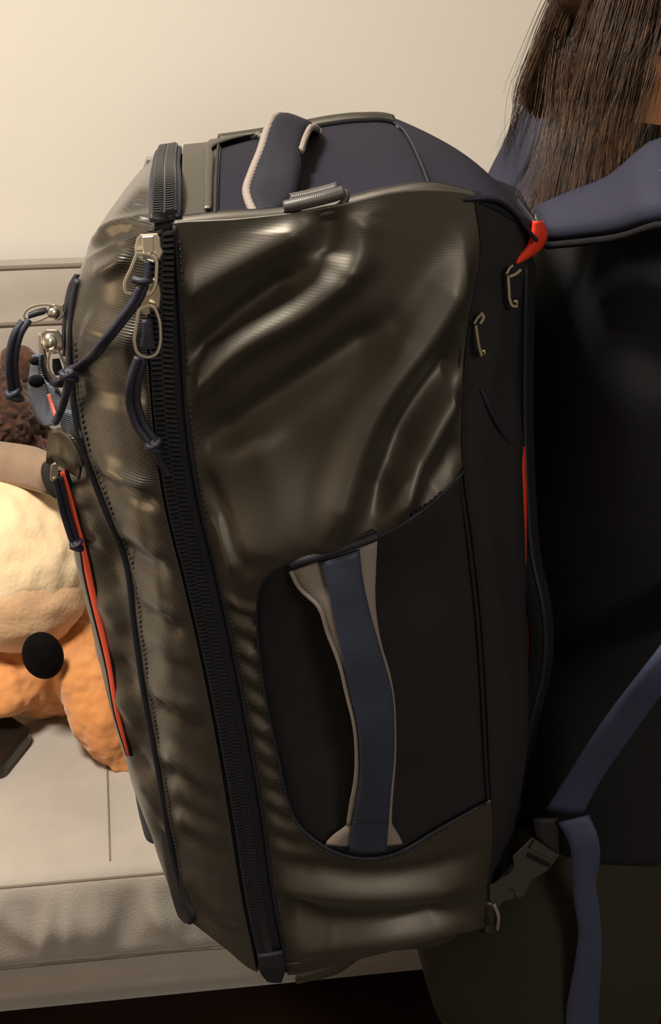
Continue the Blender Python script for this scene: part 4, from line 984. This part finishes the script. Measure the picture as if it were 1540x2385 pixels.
for P_, spread, cnt in guides:
    P0 = curve(P_, 16)
    hb.add(*tube(P0+np.array([.003, .006, 0]), [.006, .0065, .0065, .004, .0005], 6, cap=False))
    ln = nr.uniform(.70, 1.0, cnt)**.8; S_ = np.linspace(0, 1, 14)[None, :]*ln[:, None]
    P = np.stack([np.interp(S_, np.linspace(0, 1, 16), P0[:, q]) for q in range(3)], 2)
    off = np.stack([nr.normal(0, spread, cnt), nr.normal(0, spread, cnt), np.zeros(cnt)], 1); sp = nr.uniform(.7, 1.6, cnt)
    P = P+off[:, None, :]*(.9+S_*(sp-.9)[:, None])[..., None]
    P = P+np.array([1, .6, 0])*(nr.uniform(.0003, .0016, cnt)[:, None]*np.sin(S_*6+nr.uniform(0, 6.3, cnt)[:, None]))[..., None]
    SV.append(P); SR.append(nr.uniform(.00018, .00036, cnt))
fl_ = []
for i in range(90):                          # flyaway strands along the left outline
    a = atY(1345+rng.uniform(-44, 40), -30, .90+rng.uniform(-.05, .05)); b = atY(1236+rng.gauss(0, 18), 200, .91); c_ = atY(1168+rng.gauss(6, 18), 330+rng.uniform(0, 95), .92)
    fl_.append(curve(np.array([a, (a*.5+b*.5)+np.array([rng.uniform(-.004, .004), 0, 0]), b, c_]), 14))
for i in range(70):                          # stray strands across the neck and collar
    x0 = rng.uniform(1330, 1540); a = atY(x0+60, -20, .82); b = atY(x0+rng.uniform(-10, 30), 180, .80); c_ = atY(x0-rng.uniform(10, 70), 400+rng.uniform(-90, 60), .78)
    fl_.append(curve(np.array([a, (a+b)/2, b, c_]), 14))
SV.append(np.array(fl_)); SR.append(nr.uniform(.00012, .00022, len(fl_)))
SV = np.concatenate(SV); SR = np.concatenate(SR); NS = len(SV)
tap = np.interp(np.linspace(0, 1, 14), [0, .6, 1], [1, .85, .3])
an = np.array([0, 2.094, 4.189]); ring_ = np.stack([np.cos(an), np.sin(an), 0*an], 1)
VV = (SV[:, :, None, :]+ring_[None, None]*(SR[:, None]*tap[None, :])[..., None, None]).reshape(-1, 3)
bi = (np.arange(NS)*42)[:, None, None]+(np.arange(13)*3)[None, :, None]; k0 = np.arange(3)[None, None]; k1 = (k0+1) % 3
FF = np.stack([bi+k0, bi+k1, bi+k1+3, bi+k0+3], 3).reshape(-1, 4)
n0 = len(hb.v); hb.v.extend(VV.tolist()); hb.f.extend((FF+n0).tolist())
hb.build('hair', 'hair', person, kind='stuff', label='long brown hair falling loose over the shoulders')

# ================================================================== PLUSH TOYS ON THE SOFA
def fuzz(scale, amp, seed):
    def f(d):
        v = Vector(d)*scale+Vector((seed, 0, 0)); return amp*(noise.noise(v)+.5*noise.noise(v*2.3))
    return f
def curly(scale, amp, seed):
    def f(d):
        v = Vector(d)*scale+Vector((seed, 0, 0)); c = noise.voronoi(v)[0][0]; return amp*(.5-c)+amp*.5*noise.noise(v*.6)
    return f
# dark curly bear against the sofa back
cb_ = atY(20, 985, 1.62)
bear = empty('plush_toy', (cb_[0], cb_[1], ZST), 'dark brown curly plush toy slumped against the sofa back', 'plush toy')
def pm(name, geo, m, par, origin):
    V, F = geo; o = link(name, [np.asarray(v)-origin for v in V], F, m, par); return o
ob = np.array([cb_[0], cb_[1], ZST])
pm('body', ellipsoid((cb_[0]-.015, cb_[1]+.03, ZST+.17), .105, .10, .175, 150, 110, disp=curly(13, .10, 2)), 'fur_brown_dark', bear, ob)
pm('head', ellipsoid((cb_[0]-.04, cb_[1]+.02, ZST+.355), .085, .085, .075, 130, 90, disp=curly(10, .10, 5)), 'fur_brown_dark', bear, ob)
for sx in (-1, 1): pm('ear', ellipsoid((cb_[0]-.04+sx*.06, cb_[1]+.03, ZST+.425), .03, .02, .03, 40, 26, disp=curly(6, .1, 8)), 'fur_brown_dark', bear, ob)
# cream plush with a taupe arm
cc = atY(20, 1300, 1.44); oc = np.array([cc[0], cc[1], ZST])
cream = empty('plush_toy', tuple(oc), 'big cream plush toy with taupe limb lying on top of the tan dog', 'plush toy')
pm('body', ellipsoid((cc[0]-.002, cc[1], cc[2]), .122, .125, .120, 100, 70, disp=fuzz(3, .05, 1), rot=Matrix.Rotation(math.radians(28), 3, 'Y')), 'fur_cream', cream, oc)
l0 = atY(-60, 1075, 1.50); l1 = atY(60, 1088, 1.46); l2 = atY(128, 1110, 1.42)
pm('limb', tube([l0, (l0+l1)/2, l1, l2], [.034, .032, .030, .026], 20, n=24), 'fur_taupe', cream, oc)
pm('paw_pad', ellipsoid(atY(122, 1118, 1.40), .0125, .014, .028, 28, 20, rot=Matrix.Rotation(math.radians(-12), 3, 'Y')), 'felt_charcoal', cream, oc)
pm('muzzle_patch', ellipsoid((cc[0]+.004, cc[1]-.026, cc[2]-.020), .112, .110, .092, 70, 50, disp=fuzz(3, .04, 21), rot=Matrix.Rotation(math.radians(24), 3, 'Y')), 'fur_beige', cream, oc)
# tan dog with a big black nose
dg_ = atY(120, 1560, 1.36); od = np.array([dg_[0], dg_[1], ZST])
dog = empty('plush_dog', tuple(od), 'tan plush dog with a big black oval nose, lying under the cream toy', 'plush toy')
hc = atY(110, 1545, 1.40)
j0 = atY(205, 1560, 1.33); j1 = atY(248, 1690, 1.28); j2 = atY(286, 1768, 1.262)
g = MB()
for geo in (ellipsoid(hc+np.array([0, .02, 0])-od, .125, .10, .085, 40, 30), ellipsoid(atY(222, 1600, 1.32)-od, .050, .055, .062, 40, 30, rot=Matrix.Rotation(math.radians(-25), 3, 'Y')),
            tube(np.array([j0, (j0+j1)/2, j1, j2, atY(303, 1796, 1.25)])-od, [.035, .047, .046, .030, .012], 24, n=30), ellipsoid(atY(10, 1600, 1.33)-od, .05, .05, .04, 30, 24)):
    g.add(*geo)
hd = fuse('head', g, .0045, 'fur_tan', dog, 8)
puff(hd.data, lambda p: .0045*noise.noise(p*38)+.0030*noise.noise(p*95))
nc_ = atY(100, 1527, 1.29); pm('nose', ellipsoid(nc_, .0275, .02, .036, 40, 28), 'plush_black', dog, od)
pm('patch', ellipsoid(atY(240, 1530, 1.27), .007, .010, .030, 24, 18, rot=Matrix.Rotation(math.radians(-12), 3, 'Y')), 'fur_taupe', dog, od)
# black glossy pouch at the edge of the frame
pp = [atZ(-70, 1690, ZST+.03), atZ(20, 1658, ZST+.03), atZ(72, 1692, ZST+.03), atZ(5, 1775, ZST+.03), atZ(-60, 1790, ZST+.03)]
ctr = sum(pp)/5; n = 5
V = [p-ctr+np.array([0, 0, -.029]) for p in pp]+[p-ctr for p in pp]
F = [tuple(range(n))[::-1], tuple(range(n, 2*n))]+[(i, (i+1) % n, n+(i+1) % n, n+i) for i in range(n)]
o = link('pouch', V, F, 'black_gloss', None, smooth=False); o.location = tuple(ctr); o['label'] = 'black glossy pouch on the sofa seat at the left edge'; o['category'] = 'pouch'
md = o.modifiers.new('b', 'BEVEL'); md.width = .008; md.segments = 3
